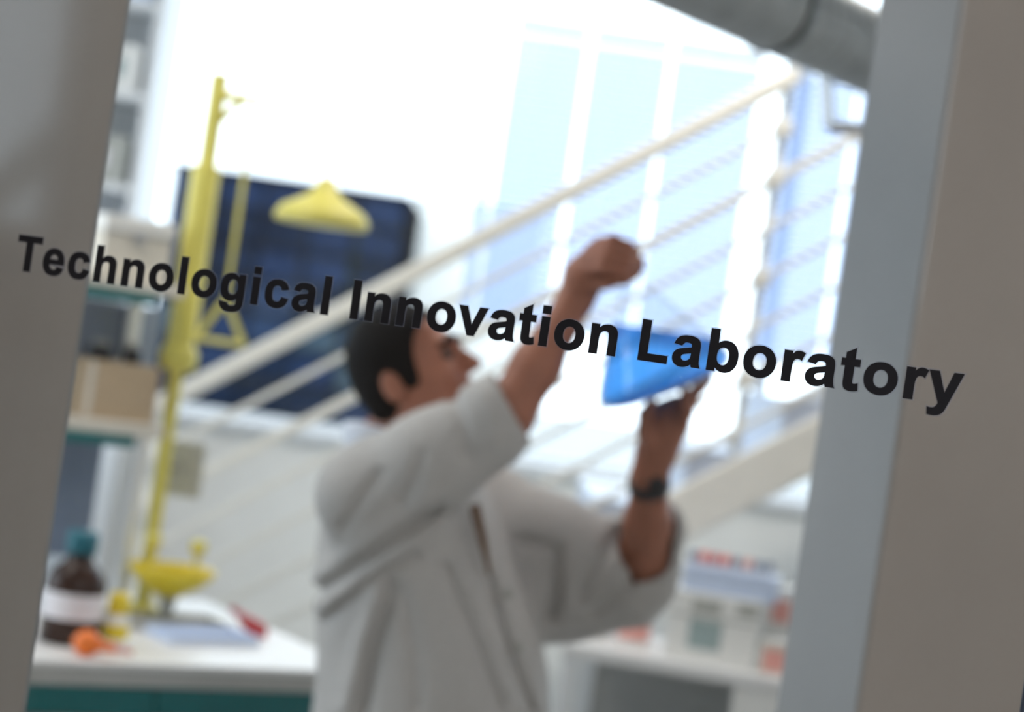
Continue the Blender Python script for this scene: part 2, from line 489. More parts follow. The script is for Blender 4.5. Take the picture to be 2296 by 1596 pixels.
GLYPH = {
 'T': (1251, "M 479 0 V 1218 H 44 V 1466 H 1209 V 1218 H 775 V 0 Z"),
 'L': (1251, "M 157 0 V 1454 H 453 V 247 H 1189 V 0 Z"),
 'I': (569, "M 140 0 V 1466 H 436 V 0 Z"),
 'l': (569, "M 147 0 V 1466 H 428 V 0 Z"),
 'i': (569, "M 147 1206 V 1466 H 428 V 1206 Z M 147 0 V 1062 H 428 V 0 Z"),
 'n': (1251, "M 1113 0 H 832 V 542 Q 832 714 814 764.5 Q 796 815 755.5 843 Q 715 871 658 871 Q 585 871 527 831 Q 469 791 447.5 725 Q 426 659 426 481 V 0 H 145 V 1062 H 406 V 906 Q 545 1086 756 1086 Q 849 1086 926 1052.5 Q 1003 1019 1042.5 967 Q 1082 915 1097.5 849 Q 1113 783 1113 660 Z"),
 'h': (1251, "M 428 1466 V 927 Q 564 1086 753 1086 Q 850 1086 928 1050 Q 1006 1014 1045.5 958 Q 1085 902 1099.5 834 Q 1114 766 1114 623 V 0 H 833 V 561 Q 833 728 817 773 Q 801 818 760.5 844.5 Q 720 871 659 871 Q 589 871 534 837 Q 479 803 453.5 734.5 Q 428 666 428 532 V 0 H 147 V 1466 Z"),
 'o': (1251, "M 82 546 Q 82 686 151 817 Q 220 948 346.5 1017 Q 473 1086 629 1086 Q 870 1086 1024 929.5 Q 1178 773 1178 534 Q 1178 293 1022.5 134.5 Q 867 -24 631 -24 Q 485 -24 352.5 42 Q 220 108 151 235.5 Q 82 363 82 546 Z M 370 531 Q 370 373 445 289 Q 520 205 630 205 Q 740 205 814.5 289 Q 889 373 889 533 Q 889 689 814.5 773 Q 740 857 630 857 Q 520 857 445 773 Q 370 689 370 531 Z"),
 'e': (1139, "M 762 338 L 1042 291 Q 988 137 871.5 56.5 Q 755 -24 580 -24 Q 303 -24 170 157 Q 65 302 65 523 Q 65 787 203 936.5 Q 341 1086 552 1086 Q 789 1086 926 929.5 Q 1063 773 1057 450 H 353 Q 356 325 421 255.5 Q 486 186 583 186 Q 649 186 694 222 Q 739 258 762 338 Z M 778 622 Q 775 744 715 807.5 Q 655 871 569 871 Q 477 871 417 804 Q 357 737 358 622 Z"),
 'c': (1139, "M 1073 748 L 796 698 Q 782 781 732.5 823 Q 683 865 604 865 Q 499 865 436.5 792.5 Q 374 720 374 550 Q 374 361 437.5 283 Q 501 205 608 205 Q 688 205 739 250.5 Q 790 296 811 407 L 1087 360 Q 1044 170 922 73 Q 800 -24 595 -24 Q 362 -24 223.5 123 Q 85 270 85 530 Q 85 793 224 939.5 Q 363 1086 600 1086 Q 794 1086 908.5 1002.5 Q 1023 919 1073 748 Z"),
 'g': (1251, "M 121 -70 L 442 -109 Q 450 -165 479 -186 Q 519 -216 605 -216 Q 715 -216 770 -183 Q 807 -161 826 -112 Q 839 -77 839 17 V 172 Q 713 0 521 0 Q 307 0 182 181 Q 84 324 84 537 Q 84 804 212.5 945 Q 341 1086 532 1086 Q 729 1086 857 913 V 1062 H 1120 V 109 Q 1120 -79 1089 -172 Q 1058 -265 1002 -318 Q 946 -371 852.5 -401 Q 759 -431 616 -431 Q 346 -431 233 -338.5 Q 120 -246 120 -104 Q 120 -90 121 -70 Z M 372 553 Q 372 384 437.5 305.5 Q 503 227 599 227 Q 702 227 773 307.5 Q 844 388 844 546 Q 844 711 776 791 Q 708 871 604 871 Q 503 871 437.5 792.5 Q 372 714 372 553 Z"),
 'a': (1139, "M 357 738 L 102 784 Q 145 938 250 1012 Q 355 1086 562 1086 Q 750 1086 842 1041.5 Q 934 997 971.5 928.5 Q 1009 860 1009 677 L 1006 349 Q 1006 209 1019.5 142.5 Q 1033 76 1070 0 H 792 Q 781 28 765 83 Q 758 108 755 116 Q 683 46 601 11 Q 519 -24 426 -24 Q 262 -24 167.5 65 Q 73 154 73 290 Q 73 380 116 450.5 Q 159 521 236.5 558.5 Q 314 596 460 624 Q 657 661 733 693 V 721 Q 733 802 693 836.5 Q 653 871 542 871 Q 467 871 425 841.5 Q 383 812 357 738 Z M 733 510 Q 679 492 562 467 Q 445 442 409 418 Q 354 379 354 319 Q 354 260 398 217 Q 442 174 510 174 Q 586 174 655 224 Q 706 262 722 317 Q 733 353 733 454 Z"),
 'v': (1139, "M 438 0 L 10 1062 H 305 L 505 520 L 563 339 Q 586 408 592 430 Q 606 475 622 520 L 824 1062 H 1113 L 691 0 Z"),
 't': (682, "M 634 1062 V 838 H 442 V 410 Q 442 280 447.5 258.5 Q 453 237 472.5 223 Q 492 209 520 209 Q 559 209 633 236 L 657 18 Q 559 -24 435 -24 Q 359 -24 298 1.5 Q 237 27 208.5 67.5 Q 180 108 169 177 Q 160 226 160 375 V 838 H 31 V 1062 H 160 V 1273 L 442 1437 V 1062 Z"),
 'b': (1251, "M 134 0 V 1466 H 415 V 938 Q 545 1086 723 1086 Q 917 1086 1044 945.5 Q 1171 805 1171 542 Q 1171 270 1041.5 123 Q 912 -24 727 -24 Q 636 -24 547.5 21.5 Q 459 67 395 156 V 0 Z M 413 554 Q 413 389 465 310 Q 538 198 659 198 Q 752 198 817.5 277.5 Q 883 357 883 528 Q 883 710 817 790.5 Q 751 871 648 871 Q 547 871 480 792.5 Q 413 714 413 554 Z"),
 'r': (797, "M 416 0 H 135 V 1062 H 396 V 911 Q 463 1018 516.5 1052 Q 570 1086 638 1086 Q 734 1086 823 1033 L 736 788 Q 665 834 604 834 Q 545 834 504 801.5 Q 463 769 439.5 684 Q 416 599 416 328 Z"),
 'y': (1139, "M 14 1062 H 313 L 567 308 L 815 1062 H 1106 L 731 40 L 664 -145 Q 627 -238 593.5 -287 Q 560 -336 516.5 -366.5 Q 473 -397 409.5 -414 Q 346 -431 266 -431 Q 185 -431 107 -414 L 82 -194 Q 148 -207 201 -207 Q 299 -207 346 -149.5 Q 393 -92 418 -3 Z"),
}


def glyph_loops(path):
    tk = path.split(); i = 0; loops = []; cur = None; x = y = 0.0
    while i < len(tk):
        c = tk[i]; i += 1
        if c == 'M':
            x, y = float(tk[i]), float(tk[i + 1]); i += 2; cur = [(x, y)]; loops.append(cur)
        elif c == 'L':
            x, y = float(tk[i]), float(tk[i + 1]); i += 2; cur.append((x, y))
        elif c == 'H':
            x = float(tk[i]); i += 1; cur.append((x, y))
        elif c == 'V':
            y = float(tk[i]); i += 1; cur.append((x, y))
        elif c == 'Q':
            cx, cy, nx, ny = (float(t) for t in tk[i:i + 4]); i += 4
            for k in range(1, 7):
                t = k / 6
                cur.append(((1 - t) ** 2 * x + 2 * t * (1 - t) * cx + t * t * nx, (1 - t) ** 2 * y + 2 * t * (1 - t) * cy + t * t * ny))
            x, y = nx, ny
    for lp in loops:
        if lp[0] == lp[-1]: lp.pop()
    return loops


EM = 0.0322 * 2048 / 1466


def glyph_mesh(ch, off=0.0004, ex=0.00025, m='letter'):
    cu = bpy.data.curves.new('glyph', 'CURVE')
    cu.dimensions = '2D'; cu.fill_mode = 'BOTH'; cu.extrude = ex; cu.offset = off
    for lp in glyph_loops(GLYPH[ch][1]):
        sp = cu.splines.new('POLY')
        sp.points.add(len(lp) - 1)
        for p, (x, y) in zip(sp.points, lp): p.co = (x * EM * 1.05 / 2048, y * EM / 2048, 0, 1)
        sp.use_cyclic_u = True
    o = bpy.data.objects.new('glyph', cu); COL.objects.link(o)
    dg = bpy.context.evaluated_depsgraph_get()
    me = bpy.data.meshes.new_from_object(o.evaluated_get(dg))
    bpy.data.objects.remove(o); bpy.data.curves.remove(cu)
    me.materials.clear(); me.materials.append(MT[m])
    return me


gm = {ch: glyph_mesh(ch) for ch in GLYPH}
gf = {ch: glyph_mesh(ch, 0.0013, 0.00005, 'halo') for ch in GLYPH}
WORDS = [('Technological', -0.5112, 0.0017), ('Innovation', -0.1575, 0.0012), ('Laboratory', 0.1055, 0.0016)]
BASE_Z = EYE.z + 0.012
for word, s0, track in WORDS:
    s = s0
    for k, ch in enumerate(word):
        o = link('letter', gm[ch], door)
        o.location = (s, -0.0006, BASE_Z)
        o.rotation_euler = (PI / 2, 0, 0)
        f_ = link('halo_rim', gf[ch], o); f_.location = (0, 0, -0.0004)  # rim added to imitate the bluish glow at the letter edges
        s += GLYPH[ch][0] * EM * 1.05 / 2048 + track

# ------------------------------------------------------------------ outdoors
b = MB(); b.box((-150, YW + 3, -3.2), (150, 180, -3.0)); struct(b.build('ground_outside', 'ground'))
YB2 = 40.0
p0 = at(392, 372, YB2); p1 = at(918, 432, YB2)
bd = thing('office_building', 'dark blue glazed office block outside the windows behind the shower', 'building', (p0.x, YB2, -3.0))
BW = p1.x - p0.x; BH = p0.z + 3.0
b = MB(); b.box((0, 0, 0), (BW, 6, BH)); b.build('facade', 'facade', bd)
b = MB(); b.box((-0.05, -0.08, BH), (BW + 0.05, 6, BH + 0.1)); b.build('parapet', 'facade', bd)
nx, nz = 5, 11
for i in range(nx):
    for j in range(nz):
        x0 = BW * i / nx + 0.05; x1 = BW * (i + 1) / nx - 0.05
        z0 = BH * j / nz + 0.06; z1 = BH * (j + 1) / nz - 0.06
        b = MB(); b.box((x0, -0.05, z0), (x1, 0.0, z1))
        b.build('pane', 'facade_pane%d' % random.choice([0, 0, 1, 1, 1, 2, 3]), bd)
p0 = at(935, 445, 46.0); p1 = at(1075, 450, 46.0)
wbld = thing('white_building', 'white rendered building beside the dark office block', 'building', (p0.x, 46.3, -3.0))
b = MB(); b.box((0, 0, 0), (p1.x - p0.x + 1.6, 6, p0.z + 3)); b.build('walls', 'white_wall', wbld)
b = MB(); b.box((-0.05, -0.05, p0.z + 3), (p1.x - p0.x + 1.65, 6, p0.z + 3.12)); b.build('parapet', 'frame', wbld)

# ------------------------------------------------------------------ blinds on the windows
YBL = YW - 0.09
edges = [(1084, 1112), (1122, 1284), (1296, 1472), (1482, 1684), (1736, 1904), (1912, 2060)]
blab = ['narrow strip of white venetian blind at the edge of the open window', 'white venetian blind beside the narrow blind strip',
        'white venetian blind behind the raised hand', 'white venetian blind before the widest bright gap',
        'white venetian blind after the widest bright gap', 'white venetian blind partly behind the grey door post']
ztop = at(1300, 62, YBL).z
ZBL = 1.72
for (xa, xb), lab in zip(edges, blab):
    # blinds hang plumb: take their place along the wall at eye level
    ua = ((xa - 1148) * math.cos(ROLL) + (330 - 798) * math.sin(ROLL)) / FPX * YBL
    ub = ((xb - 1148) * math.cos(ROLL) + (330 - 798) * math.sin(ROLL)) / FPX * YBL
    bl = thing('venetian_blind', lab, 'window blind', (ua, YBL, ZBL), group='venetian blinds on the windows')
    W = ub - ua; H = ztop - ZBL
    b = MB(); b.box((0, -0.02, H - 0.035), (W, 0.02, H), 0.003); b.build('headrail', 'blind_rail', bl)
    b = MB(); b.box((0, -0.012, 0), (W, 0.012, 0.018), 0.003); b.build('bottom_rail', 'blind_rail', bl)
    b = MB(); b.box((0, -0.0125, -0.0004), (W, 0.0125, 0.0004))
    me = b.mesh('slat', 'slat')
    n = int((H - 0.06) / 0.0255)
    for k in range(n):
        o = link('slat', me, bl)
        o.location = (0, 0, 0.032 + k * 0.0255)
        o.rotation_euler = (math.radians(60), 0, 0)
    b = MB()
    b.tube([(W * 0.5, -0.013, 0.01), (W * 0.5, -0.013, H - 0.03)], 0.0008, 6); b.build('cord', 'blind_rail', bl)
    for x in (W * 0.15, W * 0.85):
        MB().tube([(x, 0, H - 0.002), (x, 0, ZC - ZBL)], 0.0015, 6).build('hanging_wire', 'blind_rail', bl)

# ------------------------------------------------------------------ staircase in front of the windows
YS = 5.2
A0 = at(330, 921, YS); A1 = at(1750, 187, YS)
sd = (A1 - A0); slope = sd.z / sd.x
st = thing('staircase', 'cream metal staircase with sloping rails rising in front of the windows', 'staircase', (A0.x, YS, 0))
def rail_z(x): return A0.z + slope * x          # x measured from the stair's own origin
VX = A1.x - A0.x
XEND = VX + 0.45
def srail(name, drop, wy, wz, y=0.0, x0=0.0, x1=XEND, m='rail'):
    b = MB(); b.bar((x0, y, rail_z(x0) - drop), (x1, y, rail_z(x1) - drop), wy, wz, bev=min(wy, wz) * 0.2)
    return b.build(name, m, st)
srail('handrail', 0.0, 0.048, 0.047, x1=VX + 0.045)
for k in range(1, 8):
    srail('rail', 0.1345 * k, 0.02, 0.016 if k != 2 else 0.028, x1=VX + 0.045 if k == 1 else VX + 0.42)
srail('stringer', 1.10, 0.05, 0.135, x0=0.62)
srail('stringer', 1.10, 0.05, 0.135, y=0.9, x0=0.62)
def post(x):
    b = MB(); b.box((x - 0.012, 0.02, rail_z(x) - 1.1), (x + 0.012, 0.05, rail_z(x) + 0.02), 0.004); b.build('post', 'rail', st)
    for k in (1, 2, 4, 6):
        b = MB(); z = rail_z(x) - 0.1345 * k
        b.box((x - 0.024, -0.016, z - 0.02), (x + 0.024, 0.055, z + 0.02), 0.004); b.build('rail_clamp', 'rail', st)
for px in (0.02, VX + 0.025): post(px)
RUN = 0.235; RISE = RUN * slope
# one visible step: its upper edge at photo pixel (1560..1650, 1010)
s_ref = at(1560, 1010, YS).x - A0.x; z_ref = at(1600, 1012, YS).z
k0 = -int((s_ref - 0.7) / RUN)
for k in range(k0, 7):
    x = s_ref + k * RUN; z = z_ref + k * RISE
    if z < 0.15: continue
    tr = link('tread', None, st)
    b = MB(); b.box((x - 0.02, 0.03, z - 0.02), (x + RUN, 0.87, z), 0.004)
    b.box((x - 0.02, 0.03, z - RISE), (x, 0.87, z - 0.02))
    o = b.build('tread_plate', 'step', tr)
    b = MB(); b.prism([(x - 0.02, z), (x + RUN - 0.03, z), (x + RUN + 0.0, z - 0.05), (x - 0.02, z - RISE * 1.25)], -0.005, 0.026)
    b.build('side_plate', 'step', tr)
# top landing
zl = z_ref + 6 * RISE

# ------------------------------------------------------------------ air duct under the ceiling
da = at(1518, -86, 3.9); db = at(1983, 131, 3.9)
offa = (da.z - EYE.z); rb = offa / (db.z - EYE.z)
db = at(1983, 131, 3.9 * rb)
dv = (db - da).normalized()
d0 = da - dv * 1.6; LEN = (db - da).length + 1.6 + 0.5
du = thing('air_duct', 'ribbed galvanised air duct hanging under the ceiling near the doorway', 'duct', d0)
du.rotation_mode = 'QUATERNION'
du.rotation_quaternion = dv.to_track_quat('Z', 'Y')
R0 = 0.092
prof = []
n = int(LEN / 0.045)
for k in range(n):
    z = LEN * k / n
    prof += [(R0 - 0.002, z), (R0 - 0.002, z + 0.022), (R0 + 0.005, z + 0.030), (R0 + 0.005, z + 0.036), (R0 - 0.002, z + 0.043)]
b = MB(); b.lathe(prof, 32); b.build('duct_pipe', 'duct', du)
pj = at(1716, 20, 3.9 * (1 + (rb - 1) * 0.44))
zj = (pj - d0).dot(dv)
for zz in (zj, zj + 1.0):
    b = MB(); b.lathe([(R0 + 0.004, zz - 0.014), (R0 + 0.009, zz - 0.012), (R0 + 0.009, zz + 0.012), (R0 + 0.004, zz + 0.014)], 32)
    b.build('clamp_ring', 'duct_dark', du)
dm = (Matrix.Translation(d0) @ dv.to_track_quat('Z', 'Y').to_matrix().to_4x4()).inverted()
q = [dm @ Vector(at(x, y, 4.45)) for x, y in ((1850, 150), (1858, 284), (1990, 296), (1985, 180))]
for k, nm in ((0, 'hanger_upright'), (1, 'hanger_arm'), (2, 'hanger_upright')):
    b = MB(); b.bar(q[k], q[k + 1], 0.03, 0.012, bev=0.002); b.build(nm, 'alu', du)

# ------------------------------------------------------------------ bench on the left
ZT = 0.90
c0 = onz(70, 1478, ZT); c1 = onz(722, 1503, ZT)
ba = math.atan2((c1 - c0).y, (c1 - c0).x)
BE1 = Vector((math.cos(ba), math.sin(ba), 0)); BE2 = Vector((-math.sin(ba), math.cos(ba), 0))
def bench_pt(px, py, z):                       # a photo pixel on the plane z, in the bench's own frame
    p = onz(px, py, z) - c0
    return Vector((p.dot(BE1), p.dot(BE2), z))
X0, X1, DB = -0.7, (c1 - c0).length + 0.12, 0.86
top = thing('worktop', 'white laboratory worktop with grey edge at lower left', 'worktop', (c0.x, c0.y, 0), ba)
b = MB(); b.box((X0, 0.0, ZT - 0.014), (X1, DB, ZT), 0.004); b.build('top_sheet', 'bench', top)
b = MB(); b.box((X0, 0.004, ZT - 0.05), (X1, DB - 0.004, ZT - 0.0145), 0.003); b.build('edge_band', 'bench_edge', top)
xx = X0
labs = ['bench base cabinet at the far end behind the wall panel', 'bench base cabinet with teal rail below the amber bottle', 'bench base cabinet with teal rail next to the lab coat']
for k in range(3):
    wdt = (X1 - X0) / 3
    cb = thing('base_cabinet', labs[k], 'cabinet', (c0 + BE1 * (X0 + wdt * k)).to_tuple()[:2] + (0,), ba, group='base cabinets under the worktop')
    b = MB(); b.box((0.002, 0.03, 0.1), (wdt - 0.002, DB - 0.02, ZT - 0.051)); b.build('body', 'cabinet', cb)
    b = MB(); b.box((0.002, 0.05, 0.0), (wdt - 0.002, DB - 0.05, 0.099)); b.build('plinth', 'dark', cb)
    b = MB(); b.box((0.002, 0.004, ZT - 0.108), (wdt - 0.002, 0.029, ZT - 0.051), 0.002); b.build('teal_rail', 'teal', cb)
    for s in range(2):
        dr = MB().box((0.004 + s * wdt / 2, 0.01, 0.11), (wdt / 2 * (s + 1) - 0.004, 0.029, ZT - 0.112), 0.003).build('door', 'cabinet', cb)
        MB().tube([(wdt / 2 + (s - 0.5) * 0.1, -0.008, 0.6), (wdt / 2 + (s - 0.5) * 0.1, -0.008, 0.72)], 0.005, 8).build('handle', 'alu', dr)

# reagent shelf standing on the bench
sy0 = 0.50; sy1 = 0.78
def shelf_px(px, py, yb):
    """bench-frame point seen at a pixel, on the plane y = yb of the bench"""
    r = CY + CR * ((px - 1148) / FPX) + CU * ((798 - py) / FPX)
    o = EYE - c0
    t = (yb - o.dot(BE2)) / r.dot(BE2)
    p = o + r * t
    return Vector((p.dot(BE1), yb, EYE.z + r.z * t))
sR = shelf_px(372, 955, sy0); s1z = shelf_px(270, 945, sy0).z; s2z = shelf_px(290, 622, sy0).z
SX0, SX1 = sR.x - 0.62, sR.x
sh = thing('reagent_shelf', 'two tier reagent shelf with teal edged boards standing on the bench', 'shelf', (c0.x, c0.y, ZT), ba)
for z, nm in ((s1z, 'board'), (s2z, 'board')):
    bo = MB().box((SX0, sy0, z - ZT - 0.03), (SX1, sy1, z - ZT), 0.003).build('shelf_board', 'cream', sh)
    MB().box((SX0, sy0 - 0.004, z - ZT - 0.056), (SX1 - 0.07, sy0 + 0.012, z - ZT - 0.031), 0.002).build('edge_strip', 'teal', bo)
for x in (SX0, SX1 - 0.035, SX0 + 0.30):
    MB().box((x, sy0 + 0.06, 0), (x + 0.03, sy0 + 0.1, s1z - ZT - 0.03), 0.003).build('upright', 'frame', sh)
    MB().box((x, sy1 - 0.065, s1z - ZT), (x + 0.03, sy1 - 0.035, s2z - ZT - 0.03), 0.003).build('upright', 'frame', sh)
MB().box((SX0 + 0.03, sy1 - 0.03, 0.1), (SX1 - 0.04, sy1 - 0.01, s1z - ZT - 0.06), 0.002).build('back_panel', 'bluegrey', sh)
MB().box((SX0 + 0.03, sy1 - 0.03, s1z - ZT + 0.02), (SX1 + 0.06, sy1 - 0.01, s2z - ZT - 0.06), 0.002).build('back_panel', 'steelblue', sh)

def bench_thing(name, label, cat, x, y, z, rz=0.0, group=None):
    p = c0 + BE1 * x + BE2 * y
    return thing(name, label, cat, (p.x, p.y, z), ba + rz, group)

# cardboard box on the lower board
pa = shelf_px(196, 800, sy0 + 0.02); pb = shelf_px(366, 800, sy0 + 0.02)
cbx = bench_thing('cardboard_box', 'tan cardboard box on the lower reagent shelf board', 'box', pa.x, sy0 + 0.02, s1z)
bw = pb.x - pa.x; bh = pa.z - s1z - 0.005
MB().box((0, 0, 0), (bw, 0.18, bh), 0.003).build('carton', 'cardboard', cbx)
MB().box((bw * 0.05, -0.001, bh * 0.02), (bw * 0.13, 0.0005, bh * 0.98)).build('side_tape', 'cream', cbx)
MB().box((bw * 0.46, 0.0, bh), (bw * 0.54, 0.18, bh + 0.001)).build('top_tape', 'cream', cbx)
# small dark stoppered jars on the box
for (px, s), lab in zip(((230, 1.0), (303, 0.8)), ('larger dark jar standing on the cardboard box', 'smaller dark jar standing on the cardboard box')):
    p = shelf_px(px, 780, sy0 + 0.08)
    j = bench_thing('jar', lab, 'jar', p.x, sy0 + 0.09, s1z + bh + 0.001)
    MB().lathe([(0, 0), (0.022 * s, 0), (0.024 * s, 0.004), (0.024 * s, 0.028), (0.016 * s, 0.034)], 20).build('body', 'dark', j)
    MB().lathe([(0.017 * s, 0.034), (0.018 * s, 0.036), (0.018 * s, 0.045), (0, 0.045)], 20).build('lid', 'cabinet', j)
# cream box file on the upper board
pa = shelf_px(243, 478, sy0 + 0.03); pb = shelf_px(398, 478, sy0 + 0.03)
cc = bench_thing('storage_case', 'cream storage case on the upper reagent shelf board', 'case', pa.x, sy0 + 0.03, s2z)
cw = min(pb.x - pa.x, SX1 - pa.x + 0.02); ch = pa.z - s2z
MB().box((0, 0, 0), (cw, 0.22, ch * 0.72), 0.004).build('body', 'cream', cc)
MB().box((-0.004, -0.004, ch * 0.725), (cw + 0.004, 0.224, ch), 0.004).build('lid', 'white_pl', cc)
MB().box((cw * 0.42, -0.008, ch * 0.6), (cw * 0.58, -0.0005, ch * 0.7), 0.002).build('latch', 'alu', cc)

# amber bottle
pb0 = bench_pt(152, 1440, ZT)
bt = bench_thing('amber_bottle', 'large brown glass bottle with blue-green cap and white label', 'bottle', pb0.x, pb0.y, ZT)
r = 0.062
MB().lathe([(0, 0), (r - 0.006, 0), (r, 0.006), (r, 0.128), (r - 0.008, 0.148), (r - 0.03, 0.168), (0.026, 0.178), (0.026, 0.20), (0, 0.20)], 32).build('glass_body', 'amber', bt)
lb = MB().lathe([(r + 0.0008, 0.055), (r + 0.0008, 0.108)], 32)
lb.f = [f for f in lb.f if len(f) == 4]; lb.smooth = [True] * len(lb.f)
lb.build('label_wrap', 'label', bt)
MB().lathe([(0.031, 0.186), (0.033, 0.190), (0.033, 0.226), (0.030, 0.232), (0, 0.232)], 24).build('cap', 'cap_blue', bt)
# wash bottle with yellow cap, orange pump bulb
pq = bench_pt(205, 1452, ZT)
wbt = bench_thing('reagent_bottle', 'small white bottle with yellow screw cap beside the amber bottle', 'bottle', pq.x + 0.052, pq.y + 0.015, ZT)
MB().lathe([(0, 0), (0.026, 0), (0.028, 0.003), (0.028, 0.055), (0.018, 0.075), (0, 0.075)], 24).build('body', 'white_pl', wbt)
MB().lathe([(0.028, 0.02), (0.0288, 0.021), (0.0288, 0.05), (0.028, 0.051)], 24).build('label_band', 'cap_yellow', wbt)
MB().lathe([(0.021, 0.072), (0.023, 0.076), (0.022, 0.108), (0.018, 0.114), (0, 0.114)], 24).build('cap', 'cap_yellow', wbt)
po = bench_pt(190, 1470, ZT)
ob = bench_thing('pipette_bulb', 'orange rubber pipette bulb lying on the bench edge', 'pipette bulb', po.x, po.y, ZT + 0.026)
prof = [(0, -0.03)] + [(0.027 * math.sin(a), -0.027 * math.cos(a)) for a in [k * PI / 10 for k in range(1, 9)]] + [(0.011, 0.03), (0.009, 0.06), (0.0, 0.06)]
mt = Matrix.Rotation(math.radians(-20), 4, 'Z') @ Matrix.Rotation(math.radians(96), 4, 'Y')
MB().lathe(prof, 20, mt).build('bulb', 'orange', ob)
MB().lathe([(0.0085, 0.058), (0.007, 0.06), (0.006, 0.095), (0, 0.095)], 16, mt).build('nozzle', 'pink', ob)

# shower tray rim / pale blue tray and red scoop on the bench
ps = bench_pt(330, 1392, ZT)
pv = bench_pt(440, 1432, ZT)
tr = bench_thing('drip_tray', 'shallow pale blue plastic tray lying on the bench', 'tray', pv.x, pv.y, ZT, 0.1)
b = MB(); b.box((-0.10, -0.07, 0), (0.12, 0.055, 0.006), 0.002); b.build('tray_floor', 'bluewhite', tr)
b = MB()
b.box((-0.10, -0.07, 0.006), (-0.094, 0.055, 0.02)); b.box((0.114, -0.07, 0.006), (0.12, 0.055, 0.02))
b.box((-0.094, -0.07, 0.006), (0.114, -0.064, 0.02)); b.box((-0.094, 0.049, 0.006), (0.114, 0.055, 0.02))
b.build('tray_rim', 'bluewhite', tr)
pr = bench_pt(535, 1425, ZT)
rs = bench_thing('dustpan', 'small red plastic scoop tipped on the bench behind the tray', 'scoop', max(pr.x, ps.x + 0.21), pr.y + 0.03, ZT, -0.3)
MB().prism([(-0.034, 0.05), (0.034, 0.024), (0.036, 0.0), (0.0, 0.0), (-0.024, 0.02)], -0.03, 0.04).build('pan', 'red', rs)
MB().tube([(-0.03, 0.005, 0.042), (-0.05, 0.005, 0.054)], [0.007, 0.008], 10).build('handle', 'red', rs)
# sink rim
sk = bench_thing('sink', 'grey drip sink let into the bench below the eyewash', 'sink', ps.x, 0.44, ZT)
b = MB(); b.box((-0.13, -0.07, 0.0), (0.16, -0.058, 0.02), 0.004); b.box((-0.13, 0.058, 0.0), (0.16, 0.07, 0.02), 0.004)
b.box((-0.13, -0.058, 0.0), (-0.118, 0.058, 0.02), 0.004); b.box((0.148, -0.058, 0.0), (0.16, 0.058, 0.02), 0.004)
b.build('rim', 'bench_edge', sk)
b = MB(); b.box((-0.118, -0.058, 0.0), (0.148, 0.058, 0.006)); b.build('basin', 'cabinet', sk)
b = MB(); b.lathe([(0, 0.006), (0.02, 0.006), (0.018, 0.009), (0, 0.009)], 16); b.build('drain', 'alu', sk)

# white beaker and clear bottle near the pole
pw = bench_pt(335, 1362, ZT)
bk = bench_thing('white_flask', 'small white wash bottle at the foot of the eyewash', 'bottle', pw.x, pw.y + 0.02, ZT)
MB().lathe([(0, 0), (0.028, 0), (0.03, 0.004), (0.03, 0.075), (0.02, 0.092), (0, 0.092)], 24).build('body', 'white_pl', bk)
MB().lathe([(0.016, 0.09), (0.018, 0.092), (0.018, 0.108), (0, 0.108)], 20).build('cap', 'white_pl', bk)
MB().tube([(0, 0, 0.105), (0, 0, 0.125), (0.03, -0.01, 0.14), (0.05, -0.012, 0.132)], 0.003, 8).build('spout', 'white_pl', bk)

# grey control box on the shower pole / wall panel
# ------------------------------------------------------------------ emergency shower with eyewash
YP = 4.55
base = at(292, 1358, YP)
# the pole stands plumb: position along x from its place at eye level
pe = at(424, 640, YP)
pxx = ((424 - 1148) * math.cos(ROLL) + (640 - 798) * math.sin(ROLL)) / FPX * YP
es = thing('emergency_shower', 'yellow emergency shower on a pole with bell shaped head and eyewash', 'safety shower', (pxx, YP, ZT))
def es_pt(px, py, dy=0.0):
    return at(px, py, YP + dy) - Vector((pxx, YP, ZT))
ztop2 = es_pt(490, 165).z
zmid = es_pt(455, 372).z; zkn = es_pt(392, 800).z
MB().tube([(0, 0, 0.03), (0, 0, zkn)], 0.017, 18).build('lower_pipe', 'yellow', es)
MB().tube([(0, 0, zkn), (0, 0, zmid)], 0.033, 20).build('pole_sleeve', 'yellow', es)
MB().tube([(0, 0, zmid), (0, 0, ztop2)], 0.021, 18).build('upper_pipe', 'yellow', es)
MB().lathe([(0, zkn - 0.035), (0.036, zkn - 0.03), (0.045, zkn - 0.012), (0.045, zkn + 0.012), (0.034, zkn + 0.03), (0.0, zkn + 0.03)], 22).build('collar', 'yellow', es)
MB().lathe([(0, 0), (0.055, 0), (0.055, 0.012), (0.026, 0.03), (0, 0.03)], 24).build('foot_flange', 'yellow', es)
zarm = es_pt(500, 214).z
hd = es_pt(735, 470, 0.0)
hx, hy = hd.x, -0.10
MB().tube([(0, 0, zarm), (0.05, -0.006, zarm), (hx * 0.55, hy * 0.55, zarm + 0.0), (hx - 0.03, hy * 0.9, zarm), (hx, hy, zarm - 0.03), (hx, hy, es_pt(745, 405).z)], [0.016, 0.010, 0.0055, 0.005, 0.005, 0.005], 14).build('overhead_arm', 'yellow', es)
MB().tube([(0.0, 0, zarm - 0.075), (0.07, -0.01, zarm)], 0.009, 10).build('brace', 'yellow', es)
zt = es_pt(742, 408).z; zb = es_pt(730, 512).z
hh = zt - zb; rr = 0.108
hm = Matrix.Translation((hx, hy, zb))
MB().lathe([(0, 0.004), (rr * 0.93, 0.0), (rr, 0.004), (rr * 1.0, hh * 0.16), (rr * 0.88, hh * 0.34), (rr * 0.55, hh * 0.52), (rr * 0.32, hh * 0.66), (rr * 0.22, hh * 0.84), (rr * 0.17, hh), (0, hh)], 36, hm).build('shower_head', 'yellow', es)
